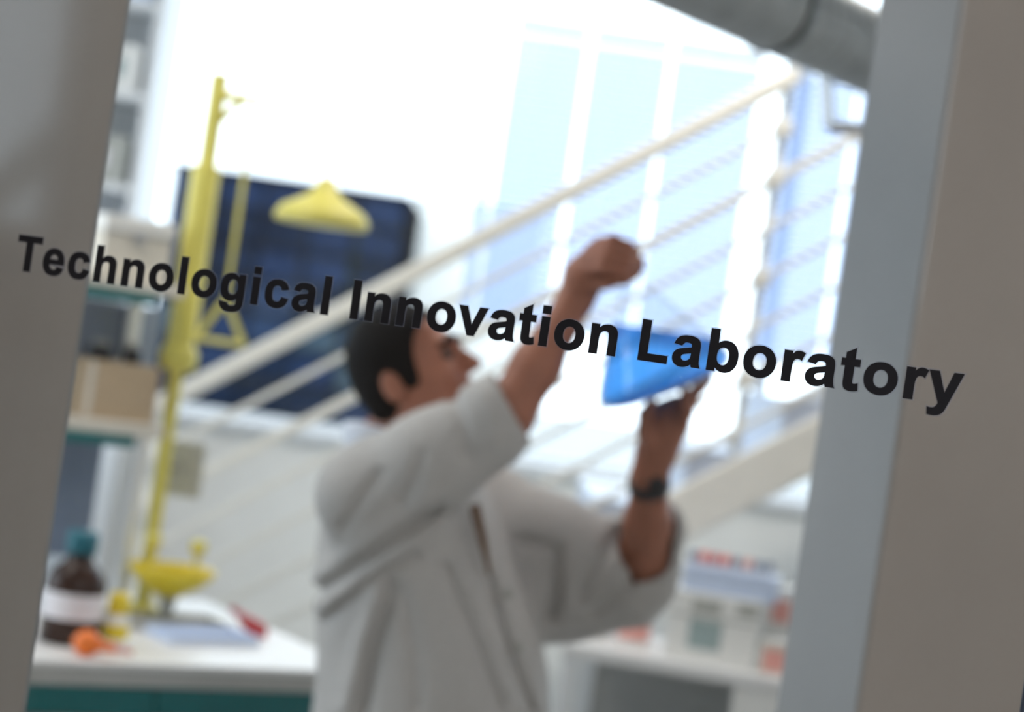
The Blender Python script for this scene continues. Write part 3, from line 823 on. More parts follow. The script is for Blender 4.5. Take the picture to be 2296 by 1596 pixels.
# pull rod with triangle handle
r0 = es_pt(578, 250); r1 = es_pt(516, 668)
rx = (r0.x + r1.x) / 2
ry = -0.06
MB().tube([(rx, ry, zarm), (rx, ry, r1.z)], 0.0055, 10).build('pull_rod', 'yellow', es)
ta = Vector((rx, ry, es_pt(505, 672).z)); tz = es_pt(497, 765).z
tl = Vector((rx - 0.055, ry, tz)); tq = Vector((rx + 0.055, ry, tz))
MB().tube([ta, tl], 0.0075, 10).tube([tl, tq], 0.0075, 10).tube([tq, ta], 0.0075, 10).build('triangle_handle', 'yellow', es)
# eyewash
ez = es_pt(395, 1300)
ex = ez.x; ey = -0.08; zb = es_pt(395, 1330).z
bm_ = Matrix.Translation((ex, ey, zb))
MB().lathe([(0, 0), (0.02, 0.0), (0.035, 0.012), (0.07, 0.03), (0.098, 0.058), (0.102, 0.07), (0.094, 0.068), (0.065, 0.042), (0.03, 0.025), (0, 0.022)], 32, bm_).build('eyewash_bowl', 'yellow_deep', es)
MB().tube([(0, 0, zb + 0.025), (0.02, -0.03, zb + 0.015), (ex, ey, zb + 0.01)], 0.014, 12).build('eyewash_arm', 'yellow', es)
MB().tube([(ex, ey, zb), (ex, ey, zb - 0.035)], [0.02, 0.016], 14).build('drain_stub', 'greybox', es)
for sx in (-0.052, 0.052):
    hb_ = MB().tube([(ex + sx * 0.3, ey, zb + 0.03), (ex + sx, ey, zb + 0.05), (ex + sx, ey, zb + 0.105)], 0.007, 10).build('nozzle_pipe', 'yellow', es)
    MB().lathe([(0, 0), (0.012, 0.0), (0.019, 0.012), (0.019, 0.028), (0.012, 0.034), (0, 0.034)], 16, Matrix.Translation((ex + sx, ey, zb + 0.105))).build('nozzle_cap', 'yellow', hb_)
# grey notice box fixed to the wall side of the pole
g0 = es_pt(385, 985, 0.08); g1 = es_pt(455, 1120, 0.08)
MB().box((g0.x + 0.005, 0.07, g1.z), (g0.x + 0.085, 0.09, g0.z), 0.004).build('notice_plate', 'plate', es)
MB().box((0.0, 0.02, (g0.z + g1.z) / 2 - 0.01), (g0.x + 0.03, 0.07, (g0.z + g1.z) / 2 + 0.01)).build('plate_bracket', 'greybox', es)

# ------------------------------------------------------------------ tall white shelving by the window at far left
YT = 6.15
tx1 = ((330 - 1148) * math.cos(ROLL) + (250 - 798) * math.sin(ROLL)) / FPX * YT
ts = thing('shelving_unit', 'tall white open shelving beside the window behind the reagent shelf', 'shelving', (tx1 - 0.9, YT, 0))
for x in (0, 0.88):
    MB().box((x, 0, 0), (x + 0.03, 0.35, 2.9), 0.003).build('side_panel', 'frame', ts)
lev = [0.1, 0.5, 0.9, 1.3, 1.66, 1.95, 2.24, 2.53, 2.84]
for z in lev:
    MB().box((0.03, 0, z), (0.88, 0.35, z + 0.025), 0.002).build('shelf_board', 'frame', ts)
MB().box((0.03, 0.335, 0.1), (0.88, 0.35, 2.86)).build('back_panel', 'frame', ts)
cols = ['white_pl', 'bluewhite', 'greybox', 'cream', 'white_pl']
kk = 0
names = ['white', 'pale blue', 'grey', 'cream', 'clean white']
lv = ['fifth', 'sixth', 'seventh', 'eighth']
for li, z in enumerate(lev[4:8]):
    for s in range(2):
        ci = (li * 2 + s) % 5
        w0 = 0.18 + 0.04 * ((li + s) % 2)
        hgt = 0.15 + 0.03 * ((li * 3 + s) % 3)
        bx = thing('box_file', '%s file box %s on the %s board of the tall shelving' % (names[ci], ('at the window end', 'one place in')[s], lv[li]), 'box',
                   (tx1 - 0.05 - w0 - s * 0.26, YT + 0.03, z + 0.025), group='file boxes on the tall shelving')
        MB().box((0, 0, 0), (w0, 0.28, hgt), 0.004).build('body', cols[ci], bx)
        MB().box((w0 * 0.25, -0.0015, hgt * 0.3), (w0 * 0.75, 0.0, hgt * 0.7)).build('spine_label', 'palegreen' if ci != 2 else 'label', bx)

# ------------------------------------------------------------------ table under the stairs with supplies
ZT2 = 0.95
t0 = onz(1262, 1440, ZT2); t1 = onz(1655, 1508, ZT2)
taa = math.atan2((t1 - t0).y, (t1 - t0).x)
TE1 = Vector((math.cos(taa), math.sin(taa), 0)); TE2 = Vector((-math.sin(taa), math.cos(taa), 0))
TW = (t1 - t0).length; TD = 0.42; TX = TW + 0.13
tb = thing('lab_table', 'white metal laboratory table under the stairs', 'table', (t0.x, t0.y, 0), taa)
MB().box((0, 0, ZT2 - 0.032), (TX, TD, ZT2), 0.004).build('tabletop', 'bench', tb)
for (x, y) in ((0.005, 0.005), (0.005, TD - 0.04)):
    MB().box((x, y, 0), (x + 0.035, y + 0.035, ZT2 - 0.033), 0.003).build('leg', 'frame', tb)
MB().box((TW - 0.005, 0.005, 0), (TX - 0.004, 0.03, ZT2 - 0.033), 0.003).build('end_panel', 'white_pl', tb)
MB().box((TX - 0.03, 0.032, 0), (TX - 0.004, TD - 0.005, ZT2 - 0.033), 0.003).build('end_panel', 'white_pl', tb)
MB().box((0.045, TD - 0.03, 0.2), (TW - 0.01, TD - 0.02, ZT2 - 0.04)).build('back_panel', 'cabinet', tb)
MB().box((0.045, 0.03, 0.45), (TW - 0.01, TD - 0.035, 0.468), 0.002).build('lower_shelf', 'greybox', tb)
# rolled bundle below: grey canister on the lower shelf
def table_thing(name, label, cat, px, py, dy, z=ZT2, group=None):
    p = onz(px, py, z)
    x = (p - t0).dot(TE1); y = (p - t0).dot(TE2)
    if dy is not None: y = dy
    q = t0 + TE1 * x + TE2 * y
    return thing(name, label, cat, (q.x, q.y, z), taa, group)
for px, lab in ((1400, 'grey canister on the lower shelf of the white table'), (1500, 'dark grey canister on the table shelf next to the end panel')):
    cn = table_thing('canister', lab, 'canister', px, 1440, 0.2, 0.469)
    p = t0 + TE1 * ((px - 1262) / 393 * TW) + TE2 * 0.2
    cn.location = (p.x, p.y, 0.469)
    MB().lathe([(0, 0), (0.05, 0), (0.053, 0.005), (0.053, 0.22), (0.045, 0.24), (0, 0.24)], 24).build('body', 'bluewhite' if px == 1400 else 'bluegrey', cn)
    MB().lathe([(0.03, 0.24), (0.033, 0.243), (0.033, 0.27), (0, 0.27)], 20).build('lid', 'greybox', cn)

# red lidded jar
jr = table_thing('specimen_jar', 'white jar with red screw lid near the front of the white table', 'jar', 1442, 1418, 0.17)
jr.scale = (1.1, 1.1, 1.3)
MB().lathe([(0, 0), (0.034, 0), (0.036, 0.004), (0.036, 0.05), (0.030, 0.056), (0, 0.056)], 24).build('body', 'white_pl', jr)
MB().lathe([(0.0365, 0.012), (0.0368, 0.013), (0.0368, 0.04), (0.0365, 0.041)], 24).build('label_band', 'pink', jr)
MB().lathe([(0.033, 0.056), (0.035, 0.058), (0.035, 0.086), (0.033, 0.09), (0, 0.09)], 24).build('lid', 'red_soft', jr)
wbx = table_thing('tip_box', 'low white box beside the red lidded jar on the white table', 'box', 1352, 1418, 0.2)
MB().box((-0.06, -0.05, 0), (0.03, 0.05, 0.045), 0.004).build('tray_base', 'white_pl', wbx)
MB().box((-0.062, -0.052, 0.046), (0.032, 0.052, 0.06), 0.004).build('lid', 'white_pl', wbx)
# carton with grey green label
ca = table_thing('carton', 'tall white carton with a grey-green label on the white table', 'box', 1495, 1455, 0.08)
cwid = (1700 - 1495) / FPX * 4.8
MB().box((0, 0, 0), (cwid, 0.2, 0.165), 0.003).build('carton_body', 'white_pl', ca)
MB().box((0.055, -0.0015, 0.03), (0.135, 0.0, 0.10)).build('front_label', 'palegreen', ca)
MB().box((0.055, -0.0015, 0.118), (0.125, 0.0, 0.15)).build('upper_label', 'greybox', ca)
MB().box((0.165, -0.0015, 0.125), (0.215, 0.0, 0.155)).build('upper_label', 'greybox', ca)
MB().box((0, -0.001, 0.104), (cwid, -0.0002, 0.109)).build('lid_seam', 'greybox', ca)
# blue-grey rack of vials on the carton
rk = thing('vial_rack', 'pale blue-grey rack of capped vials on top of the white carton', 'rack', ca.location + Vector((0, 0, 0.1655)), taa)
MB().box((0.02, 0.02, 0), (cwid + 0.03, 0.12, 0.062), 0.003).build('rack_block', 'bluewhite', rk)
capm = ['bluegrey', 'red_soft', 'red', 'red_soft', 'bluegrey', 'pink', 'bluegrey', 'bluegrey']
for k in range(8):
    x = 0.035 + k * (cwid - 0.02) / 7.5
    for yy in (0.05, 0.09):
        v = MB().lathe([(0.008, 0.062), (0.008, 0.075), (0, 0.075)], 12, Matrix.Translation((x, yy, 0))).build('vial', 'label', rk)
        MB().lathe([(0.010, 0.073), (0.0105, 0.075), (0.0105, 0.092), (0, 0.092)], 12, Matrix.Translation((x, yy, 0))).build('vial_cap', capm[k], v)
# two pink labelled boxes at the right
pkb = table_thing('reagent_box', 'white box with a pink square print at the end of the white table', 'box', 1712, 1478, 0.07)
MB().box((-0.005, 0, 0), (0.07, 0.08, 0.075), 0.003).build('carton_body', 'cream', pkb)
MB().box((0.005, -0.0012, 0.008), (0.058, 0.0, 0.06)).build('print_patch', 'pink', pkb)
MB().box((-0.006, -0.001, 0.0755), (0.071, 0.081, 0.079), 0.001).build('lid', 'white_pl', pkb)
pk2 = table_thing('tall_reagent_box', 'tall white box with a pink print behind the smaller pink box', 'box', 1735, 1440, 0.22)
MB().box((-0.02, 0, 0), (0.06, 0.08, 0.19), 0.003).build('carton_body', 'white_pl', pk2)
MB().box((-0.005, -0.0012, 0.11), (0.04, 0.0, 0.165)).build('print_patch', 'pink', pk2)
MB().box((-0.021, -0.001, 0.1905), (0.061, 0.081, 0.195), 0.001).build('lid', 'white_pl', pk2)

# ------------------------------------------------------------------ the man
class Field:
    def __init__(s, lo, hi, h):
        s.lo = np.array(lo, float); s.h = h
        s.n = np.ceil((np.array(hi) - s.lo) / h).astype(int) + 1
        s.a = np.full(s.n, 0.2, np.float32)
        s.ax = [s.lo[i] + h * np.arange(s.n[i]) for i in range(3)]

    def _sl(s, lo, hi, pad):
        i0 = np.maximum(0, np.floor((np.array(lo) - pad - s.lo) / s.h).astype(int))
        i1 = np.minimum(s.n, np.ceil((np.array(hi) + pad - s.lo) / s.h).astype(int) + 1)
        if np.any(i1 <= i0): return None, None
        sl = tuple(slice(i0[k], i1[k]) for k in range(3))
        P = np.stack(np.meshgrid(*[s.ax[k][sl[k]] for k in range(3)], indexing='ij'), -1).astype(np.float32)
        return sl, P

    def put(s, d, sl, k, cut):
        a = s.a[sl]; d = d.astype(np.float32)
        if cut:
            d = -d
            hh = np.clip(0.5 - 0.5 * (a - d) / max(k, 1e-6), 0, 1)
            s.a[sl] = a * (1 - hh) + d * hh + k * hh * (1 - hh)
        else:
            hh = np.clip(0.5 + 0.5 * (a - d) / max(k, 1e-6), 0, 1)
            s.a[sl] = a * (1 - hh) + d * hh - k * hh * (1 - hh)

    def cap(s, a, b, ra, rb=None, k=0.02, cut=False, flat=None):
        """tapered capsule; flat=(direction, factor) squashes it across a direction"""
        rb = ra if rb is None else rb
        a = np.array(a, float); b = np.array(b, float); R = max(ra, rb)
        f = 1.0
        if flat: f = max(1.0, flat[1])
        sl, P = s._sl(np.minimum(a, b), np.maximum(a, b), R * f + k + 0.03)
        if sl is None: return
        ab = b - a; L2 = max(float(ab @ ab), 1e-9)
        t = np.clip(((P - a) @ ab) / L2, 0, 1)
        q = P - (a + t[..., None] * ab)
        if flat:
            u = np.array(flat[0], float); u /= np.linalg.norm(u)
            c = q @ u
            q = q - c[..., None] * u * (1 - 1 / flat[1])
        d = np.linalg.norm(q, axis=-1) - (ra + (rb - ra) * t)
        s.put(d, sl, k, cut)

    def ell(s, c, r, Rm=None, k=0.02, cut=False):
        c = np.array(c, float); r = np.array(r, float)
        sl, P = s._sl(c, c, r.max() + k + 0.03)
        if sl is None: return
        q = P - c
        if Rm is not None: q = q @ np.array(Rm)          # columns are the local axes
        k0 = np.linalg.norm(q / r, axis=-1); k1 = np.linalg.norm(q / (r * r), axis=-1)
        d = k0 * (k0 - 1.0) / np.maximum(k1, 1e-6)
        s.put(d, sl, k, cut)

    def half(s, p, n, k=0.004):
        """cut away everything on the side n points to"""
        P = np.stack(np.meshgrid(*s.ax, indexing='ij'), -1).astype(np.float32)
        d = (P - np.array(p)) @ (np.array(n, float) / np.linalg.norm(n))
        s.put(-d, tuple(slice(None) for _ in range(3)), k, True)

    def mesh(s, name, m):
        a = s.a; ins = a < 0
        cnt = np.zeros(np.array(a.shape) - 1, np.int8)
        offs = [(i, j, k) for i in (0, 1) for j in (0, 1) for k in (0, 1)]
        nx, ny, nz = a.shape
        for i, j, k in offs:
            cnt += ins[i:nx - 1 + i, j:ny - 1 + j, k:nz - 1 + k]
        act = (cnt > 0) & (cnt < 8)
        ids = np.argwhere(act)
        idx = np.full(act.shape, -1, np.int64); idx[act] = np.arange(len(ids))
        cv = np.stack([a[ids[:, 0] + i, ids[:, 1] + j, ids[:, 2] + k] for i, j, k in offs], 1)
        pos = np.zeros((len(ids), 3)); num = np.zeros(len(ids))
        for p in range(8):
            for q in range(p + 1, 8):
                if sum(abs(offs[p][t] - offs[q][t]) for t in range(3)) != 1: continue
                va, vb = cv[:, p], cv[:, q]
                mk = (va < 0) != (vb < 0)
                t = np.where(mk, va / np.where(mk, va - vb, 1), 0)
                pp = np.array(offs[p]) + t[:, None] * (np.array(offs[q]) - np.array(offs[p]))
                pos += pp * mk[:, None]; num += mk
        pos = s.lo + s.h * (ids + pos / num[:, None])
        faces = []
        for axis in range(3):
            sl0 = [slice(None)] * 3; sl1 = [slice(None)] * 3
            sl0[axis] = slice(0, -1); sl1[axis] = slice(1, None)
            A = ins[tuple(sl0)]; B = ins[tuple(sl1)]
            e = np.argwhere(A != B)
            o1, o2 = [t for t in range(3) if t != axis]
            e = e[(e[:, o1] > 0) & (e[:, o2] > 0) & (e[:, o1] < a.shape[o1] - 1) & (e[:, o2] < a.shape[o2] - 1)]
            d1 = np.zeros(3, int); d1[o1] = 1; d2 = np.zeros(3, int); d2[o2] = 1
            g = lambda v: idx[v[:, 0], v[:, 1], v[:, 2]]
            q = np.stack([g(e - d1 - d2), g(e - d2), g(e), g(e - d1)], 1)
            flip = A[e[:, 0], e[:, 1], e[:, 2]]
            if axis == 1: flip = ~flip
            q[~flip] = q[~flip][:, ::-1]
            faces.append(q)
        faces = np.concatenate(faces)
        me = bpy.data.meshes.new(name)
        me.from_pydata(pos.tolist(), [], faces.tolist())
        me.polygons.foreach_set('use_smooth', np.ones(len(me.polygons), bool))
        me.materials.append(MT[m])
        me.update()
        return me


def P3(px, py, d): return np.array(at(px, py, d))

man_base = at(900, 1560, 3.55)
man = thing('person', 'dark haired man in a white lab coat holding up a flask of blue liquid', 'person', (man_base.x, man_base.y, 0))
MOFF = Vector((man_base.x, man_base.y, 0))
def man_part(name, me, parent=None):
    me.transform(Matrix.Translation(-MOFF))
    return link(name, me, parent or man)

# head frame: x forward, y to his left, z up; he looks up and to the right of the picture
pitch = math.radians(35); yaw = math.radians(-13)
Fh = Vector((math.cos(pitch) * math.cos(yaw), math.cos(pitch) * math.sin(yaw), math.sin(pitch)))
Lh = Vector((-math.sin(yaw), math.cos(yaw), 0))
Uh = Fh.cross(Lh).normalized()
RH = np.array([[Fh[i], Lh[i], Uh[i]] for i in range(3)])
eye_r = Vector(P3(1004, 792, 3.47))
HC = np.array(eye_r) - RH @ np.array([0.082, -0.033, 0.0])
def hl(x, y, z): return HC + RH @ np.array([x, y, z])

sh_r = P3(808, 1092, 3.40); sh_l = P3(1010, 1085, 3.74)
el_r = P3(1140, 925, 3.36); wr_r = P3(1292, 668, 3.42)
el_l = P3(1448, 1262, 3.62); wr_l = P3(1456, 1064, 3.50)
neck0 = P3(902, 1012, 3.55)
chest = P3(905, 1150, 3.57); waist = P3(950, 1400, 3.57); hip = P3(955, 1590, 3.57)

fb = Field([-0.45, 3.10, 0.86], [0.42, 4.0, 1.90], 0.0042)
# head
fb.ell(hl(-0.008, 0, 0.035), (0.094, 0.075, 0.092), RH, 0.02)
fb.ell(hl(0.028, 0, -0.035), (0.064, 0.061, 0.082), RH, 0.03)
fb.ell(hl(0.060, 0, -0.098), (0.028, 0.034, 0.022), RH, 0.03)
fb.cap(hl(-0.01, -0.05, -0.06), hl(0.06, -0.022, -0.098), 0.022, 0.018, 0.03)
fb.cap(hl(-0.01, 0.05, -0.06), hl(0.06, 0.022, -0.098), 0.022, 0.018, 0.03)
fb.cap(hl(0.082, -0.04, 0.022), hl(0.088, 0.0, 0.022), 0.011, 0.012, 0.012)
fb.cap(hl(0.082, 0.04, 0.022), hl(0.088, 0.0, 0.022), 0.011, 0.012, 0.012)
fb.cap(hl(0.092, 0, 0.006), hl(0.112, 0, -0.034), 0.008, 0.012, 0.010)
fb.ell(hl(0.098, -0.012, -0.038), (0.011, 0.008, 0.007), RH, 0.006)
fb.ell(hl(0.098, 0.012, -0.038), (0.011, 0.008, 0.007), RH, 0.006)
fb.ell(hl(0.097, -0.034, 0.0), (0.021, 0.021, 0.015), RH, 0.010, True)
fb.ell(hl(0.097, 0.034, 0.0), (0.021, 0.021, 0.015), RH, 0.010, True)
fb.ell(hl(0.077, -0.033, 0.0), (0.011, 0.013, 0.010), RH, 0.004)
fb.ell(hl(0.077, 0.033, 0.0), (0.011, 0.013, 0.010), RH, 0.004)
fb.ell(hl(0.060, -0.043, -0.034), (0.022, 0.016, 0.017), RH, 0.018)
fb.ell(hl(0.060, 0.043, -0.034), (0.022, 0.016, 0.017), RH, 0.018)
fb.cap(hl(0.086, -0.018, -0.064), hl(0.086, 0.018, -0.064), 0.0075, 0.0075, 0.005)
fb.cap(hl(0.083, -0.016, -0.077), hl(0.083, 0.016, -0.077), 0.008, 0.008, 0.005)
for sgn in (-1, 1):
    fb.ell(hl(-0.024, sgn * 0.078, -0.014), (0.019, 0.009, 0.032), RH, 0.006)
    fb.ell(hl(-0.018, sgn * 0.086, -0.010), (0.009, 0.006, 0.016), RH, 0.005, True)
# neck and trunk
fb.cap(hl(-0.022, 0, -0.065), neck0, 0.052, 0.052, 0.03)
fb.cap(neck0 - np.array([0, 0, 0.04]), sh_r, 0.045, 0.05, 0.03); fb.cap(neck0 - np.array([0, 0, 0.04]), sh_l, 0.045, 0.05, 0.03)
fb.cap(neck0, chest, 0.08, 0.12, 0.05); fb.cap(chest, waist, 0.12, 0.11, 0.05); fb.cap(waist, hip, 0.11, 0.12, 0.05)
# arms
fb.cap(sh_r, el_r, 0.055, 0.046, 0.03)
fb.cap(el_r, el_r * 0.6 + wr_r * 0.4, 0.043, 0.043, 0.02)
fb.cap(el_r * 0.6 + wr_r * 0.4, wr_r, 0.042, 0.029, 0.02)
fb.cap(sh_l, el_l, 0.055, 0.046, 0.03)
fb.cap(el_l, el_l * 0.55 + wr_l * 0.45, 0.043, 0.043, 0.02)
fb.cap(el_l * 0.55 + wr_l * 0.45, wr_l, 0.042, 0.030, 0.02)
# right hand: closes round the neck of the flask
def finger(pts, radii, k=0.005):
    for i in range(len(pts) - 1):
        fb.cap(pts[i], pts[i + 1], radii[i], radii[i + 1], k)
fb.cap(wr_r, P3(1312, 622, 3.42), 0.030, 0.034, 0.02, flat=((0, 1, 0), 0.75))
fb.cap(P3(1308, 618, 3.41), P3(1352, 572, 3.42), 0.034, 0.030, 0.018)
fb.cap(P3(1338, 600, 3.415), P3(1388, 592, 3.405), 0.021, 0.017, 0.012)
for kn, pip, dip, tip, rr_ in (
        (P3(1338, 546, 3.42), P3(1376, 536, 3.385), P3(1410, 550, 3.385), P3(1430, 566, 3.41), 0.0086),
        (P3(1322, 560, 3.40), P3(1366, 556, 3.362), P3(1410, 570, 3.370), P3(1438, 584, 3.405), 0.0088),
        (P3(1310, 578, 3.388), P3(1356, 578, 3.350), P3(1406, 590, 3.364), P3(1437, 601, 3.40), 0.0086),
        (P3(1306, 600, 3.388), P3(1350, 602, 3.354), P3(1396, 610, 3.370), P3(1424, 616, 3.40), 0.0080)):
    finger([kn, pip, dip, tip], [rr_ * 1.25, rr_ * 1.1, rr_, rr_ * 0.85], 0.003)
finger([P3(1312, 638, 3.40), P3(1356, 634, 3.378), P3(1400, 626, 3.388), P3(1428, 614, 3.412)], [0.016, 0.0120, 0.0105, 0.0085], 0.006)
# left hand: palm up under the base of the flask
fb.cap(wr_l, P3(1474, 1010, 3.49), 0.030, 0.032, 0.02, flat=((0, 1, 0), 0.75))
fb.cap(P3(1472, 1010, 3.49), P3(1498, 945, 3.48), 0.036, 0.040, 0.018)
fb.cap(P3(1490, 950, 3.47), P3(1520, 915, 3.465), 0.034, 0.024, 0.015)
for kn, pip, dip, tip, rr_ in (
        (P3(1522, 965, 3.46), P3(1542, 925, 3.42), P3(1540, 893, 3.40), P3(1532, 868, 3.395), 0.0098),
        (P3(1518, 945, 3.48), P3(1550, 905, 3.46), P3(1562, 875, 3.45), P3(1566, 852, 3.445), 0.0102),
        (P3(1512, 935, 3.50), P3(1548, 893, 3.505), P3(1572, 868, 3.51), P3(1590, 850, 3.51), 0.0102),
        (P3(1500, 930, 3.52), P3(1534, 893, 3.54), P3(1560, 872, 3.56), P3(1582, 857, 3.565), 0.0092)):
    finger([kn, pip, dip, tip], [rr_ * 1.25, rr_ * 1.1, rr_, rr_ * 0.85])
finger([P3(1466, 1010, 3.47), P3(1446, 965, 3.44), P3(1446, 930, 3.43), P3(1462, 900, 3.43)], [0.017, 0.0135, 0.0115, 0.009], 0.008)
body = man_part('body', fb.mesh('body', 'skin'))
for sgn in (-1, 1):
    ec = Vector(hl(0.0765, sgn * 0.033, 0.0)) - MOFF
    MB().lathe([(0, -0.0130)] + [(0.0130 * math.sin(k * PI / 8), -0.0130 * math.cos(k * PI / 8)) for k in range(1, 8)] + [(0, 0.0130)], 14, Matrix.Translation(ec)).build('eye', 'eye', man)
    b = MB()
    b.tube([Vector(hl(0.080, sgn * 0.052, 0.016)) - MOFF, Vector(hl(0.0965, sgn * 0.033, 0.024)) - MOFF, Vector(hl(0.099, sgn * 0.014, 0.021)) - MOFF], [0.004, 0.0075, 0.006], 8)
    b.build('eyebrow', 'hair', man)

# hair: a cap over the skull, cut back from face and ears
fh = Field(HC - 0.17, HC + 0.17, 0.004)
fh.ell(hl(-0.009, 0, 0.038), (0.100, 0.084, 0.101), RH, 0.01)
fh.ell(hl(-0.047, 0, -0.015), (0.054, 0.072, 0.070), RH, 0.03)
fh.cap(hl(0.008, -0.071, 0.01), hl(0.012, -0.067, -0.022), 0.012, 0.009, 0.012)
fh.cap(hl(0.008, 0.071, 0.01), hl(0.012, 0.067, -0.022), 0.012, 0.009, 0.012)
fh.ell(hl(0.10, 0, 0.0), (0.084, 0.12, 0.083), RH, 0.008, True)
fh.ell(hl(0.125, 0, -0.05), (0.108, 0.12, 0.11), RH, 0.008, True)
fh.ell(hl(-0.018, -0.09, -0.024), (0.021, 0.03, 0.030), RH, 0.005, True)
fh.ell(hl(-0.018, 0.09, -0.024), (0.021, 0.03, 0.030), RH, 0.005, True)
fh.half(hl(-0.03, 0, -0.085), RH @ np.array([0.15, 0, -1.0]))
man_part('hair', fh.mesh('hair', 'hair'))

# lab coat
fc = Field([-0.52, 3.05, 0.42], [0.46, 4.05, 1.62], 0.0065)
yv = (0, 1, 0)
sx = 0.30
# trunk as stacked ellipses, a little wider than the body
def trunk(pl, pr, py, dc, ry, hz, k=0.06):
    a = P3(pl, py, dc); c_ = P3(pr, py, dc)
    r = np.linalg.norm(c_ - a) / 2
    fc.ell((a + c_) / 2, (r, ry, hz), None, k)
trunk(775, 1040, 1100, 3.56, 0.215, 0.115)
trunk(734, 1085, 1175, 3.56, 0.215, 0.15)
trunk(718, 1130, 1270, 3.56, 0.205, 0.16)
trunk(718, 1185, 1390, 3.56, 0.205, 0.16)
trunk(726, 1222, 1500, 3.56, 0.21, 0.16)
trunk(712, 1222, 1610, 3.56, 0.22, 0.18)
trunk(690, 1225, 1740, 3.56, 0.23, 0.20)
trunk(664, 1225, 1880, 3.56, 0.24, 0.22)
trunk(640, 1222, 2030, 3.56, 0.25, 0.22)
fc.cap(P3(868, 1026, 3.50), sh_r, 0.042, 0.06, 0.05); fc.cap(P3(890, 1026, 3.6), sh_l, 0.042, 0.06, 0.05)
# near sleeve, raised
fc.cap(P3(818, 1112, 3.41), P3(965, 1030, 3.37), 0.084, 0.080, 0.04)
fc.cap(P3(965, 1030, 3.37), P3(1098, 942, 3.355), 0.080, 0.067, 0.03)
fc.cap(P3(1098, 938, 3.355), P3(1142, 912, 3.355), 0.066, 0.066, 0.02)
fc.cap(P3(960, 1060, 3.37), P3(1110, 985, 3.36), 0.060, 0.045, 0.04)
# far sleeve, hanging from the bent arm
fc.cap(sh_l, P3(1230, 1215, 3.68), 0.085, 0.080, 0.06)
fc.cap(P3(1200, 1215, 3.68), P3(1400, 1262, 3.64), 0.080, 0.082, 0.04)
fc.cap(P3(1260, 1310, 3.68), P3(1420, 1300, 3.64), 0.085, 0.075, 0.05)
fc.cap(P3(1280, 1340, 3.68), P3(1180, 1340, 3.66), 0.075, 0.07, 0.05)
fc.cap(P3(1420, 1270, 3.63), P3(1462, 1190, 3.60), 0.078, 0.064, 0.03)
# creases and folds: the cloth is pushed in (or out) along lines on its near side
def crease(pts, wid, amp):
    pts = [P3(*p) for p in pts]
    lo = np.min(pts, axis=0); hi = np.max(pts, axis=0)
    lo[1] = 3.15; hi[1] = 3.80
    sl, P = fc._sl(lo, hi, wid * 3)
    best = np.full(P.shape[:3], 9.0, np.float32)
    q = P[..., [0, 2]] / P[..., 1:2] * 3.4 + 0
    q[..., 1] = (P[..., 2] - EYE.z) / P[..., 1] * 3.4
    for a_, b_ in zip(pts[:-1], pts[1:]):
        A = np.array([a_[0] / a_[1], (a_[2] - EYE.z) / a_[1]]) * 3.4
        B = np.array([b_[0] / b_[1], (b_[2] - EYE.z) / b_[1]]) * 3.4
        ab = B - A
        t = np.clip(((q - A) @ ab) / (ab @ ab), 0, 1)
        dd = np.linalg.norm(q - (A + t[..., None] * ab), axis=-1)
        tt = np.minimum(dd, 9)
        best = np.minimum(best, tt)
    near = np.clip((3.70 - P[..., 1]) / 0.08, 0, 1)
    fc.a[sl] += (amp * np.exp(-(best / wid) ** 2) * near).astype(np.float32)
FOLDS = [
    ([(716, 1325, 3.4), (840, 1240, 3.4), (985, 1140, 3.4)], 0.010, 0.012),
    ([(712, 1290, 3.4), (830, 1212, 3.4), (960, 1120, 3.4)], 0.016, -0.006),
    ([(735, 1385, 3.4), (830, 1300, 3.4), (930, 1245, 3.4)], 0.009, 0.010),
    ([(722, 1355, 3.4), (850, 1270, 3.4), (980, 1180, 3.4)], 0.014, -0.008),
    ([(770, 1180, 3.4), (810, 1120, 3.4), (850, 1065, 3.4)], 0.010, 0.008),
    ([(905, 1120, 3.4), (935, 1060, 3.4), (945, 1020, 3.4)], 0.010, 0.007),
    ([(880, 1310, 3.4), (845, 1430, 3.4), (815, 1590, 3.4)], 0.013, 0.014),
    ([(845, 1340, 3.4), (805, 1450, 3.4), (770, 1590, 3.4)], 0.016, -0.009),
    ([(1000, 1270, 3.4), (1050, 1400, 3.4), (1120, 1580, 3.4)], 0.011, 0.011),
    ([(905, 1330, 3.4), (930, 1450, 3.4), (935, 1590, 3.4)], 0.012, 0.006),
    ([(1095, 1290, 3.4), (1130, 1430, 3.4), (1190, 1590, 3.4)], 0.009, 0.012),
    ([(1015, 890, 3.4), (1040, 960, 3.4), (1045, 1020, 3.4)], 0.012, 0.008),
    ([(1080, 880, 3.4), (1110, 940, 3.4), (1110, 1000, 3.4)], 0.010, -0.004),
    ([(1250, 1235, 3.6), (1248, 1300, 3.6), (1238, 1375, 3.6)], 0.012, 0.020),
    ([(1170, 1208, 3.6), (1230, 1222, 3.6)], 0.010, 0.014),
    ([(1300, 1330, 3.6), (1345, 1260, 3.6), (1385, 1190, 3.6)], 0.012, 0.010),
    ([(1335, 1370, 3.6), (1400, 1320, 3.6), (1440, 1290, 3.6)], 0.010, 0.009),
]
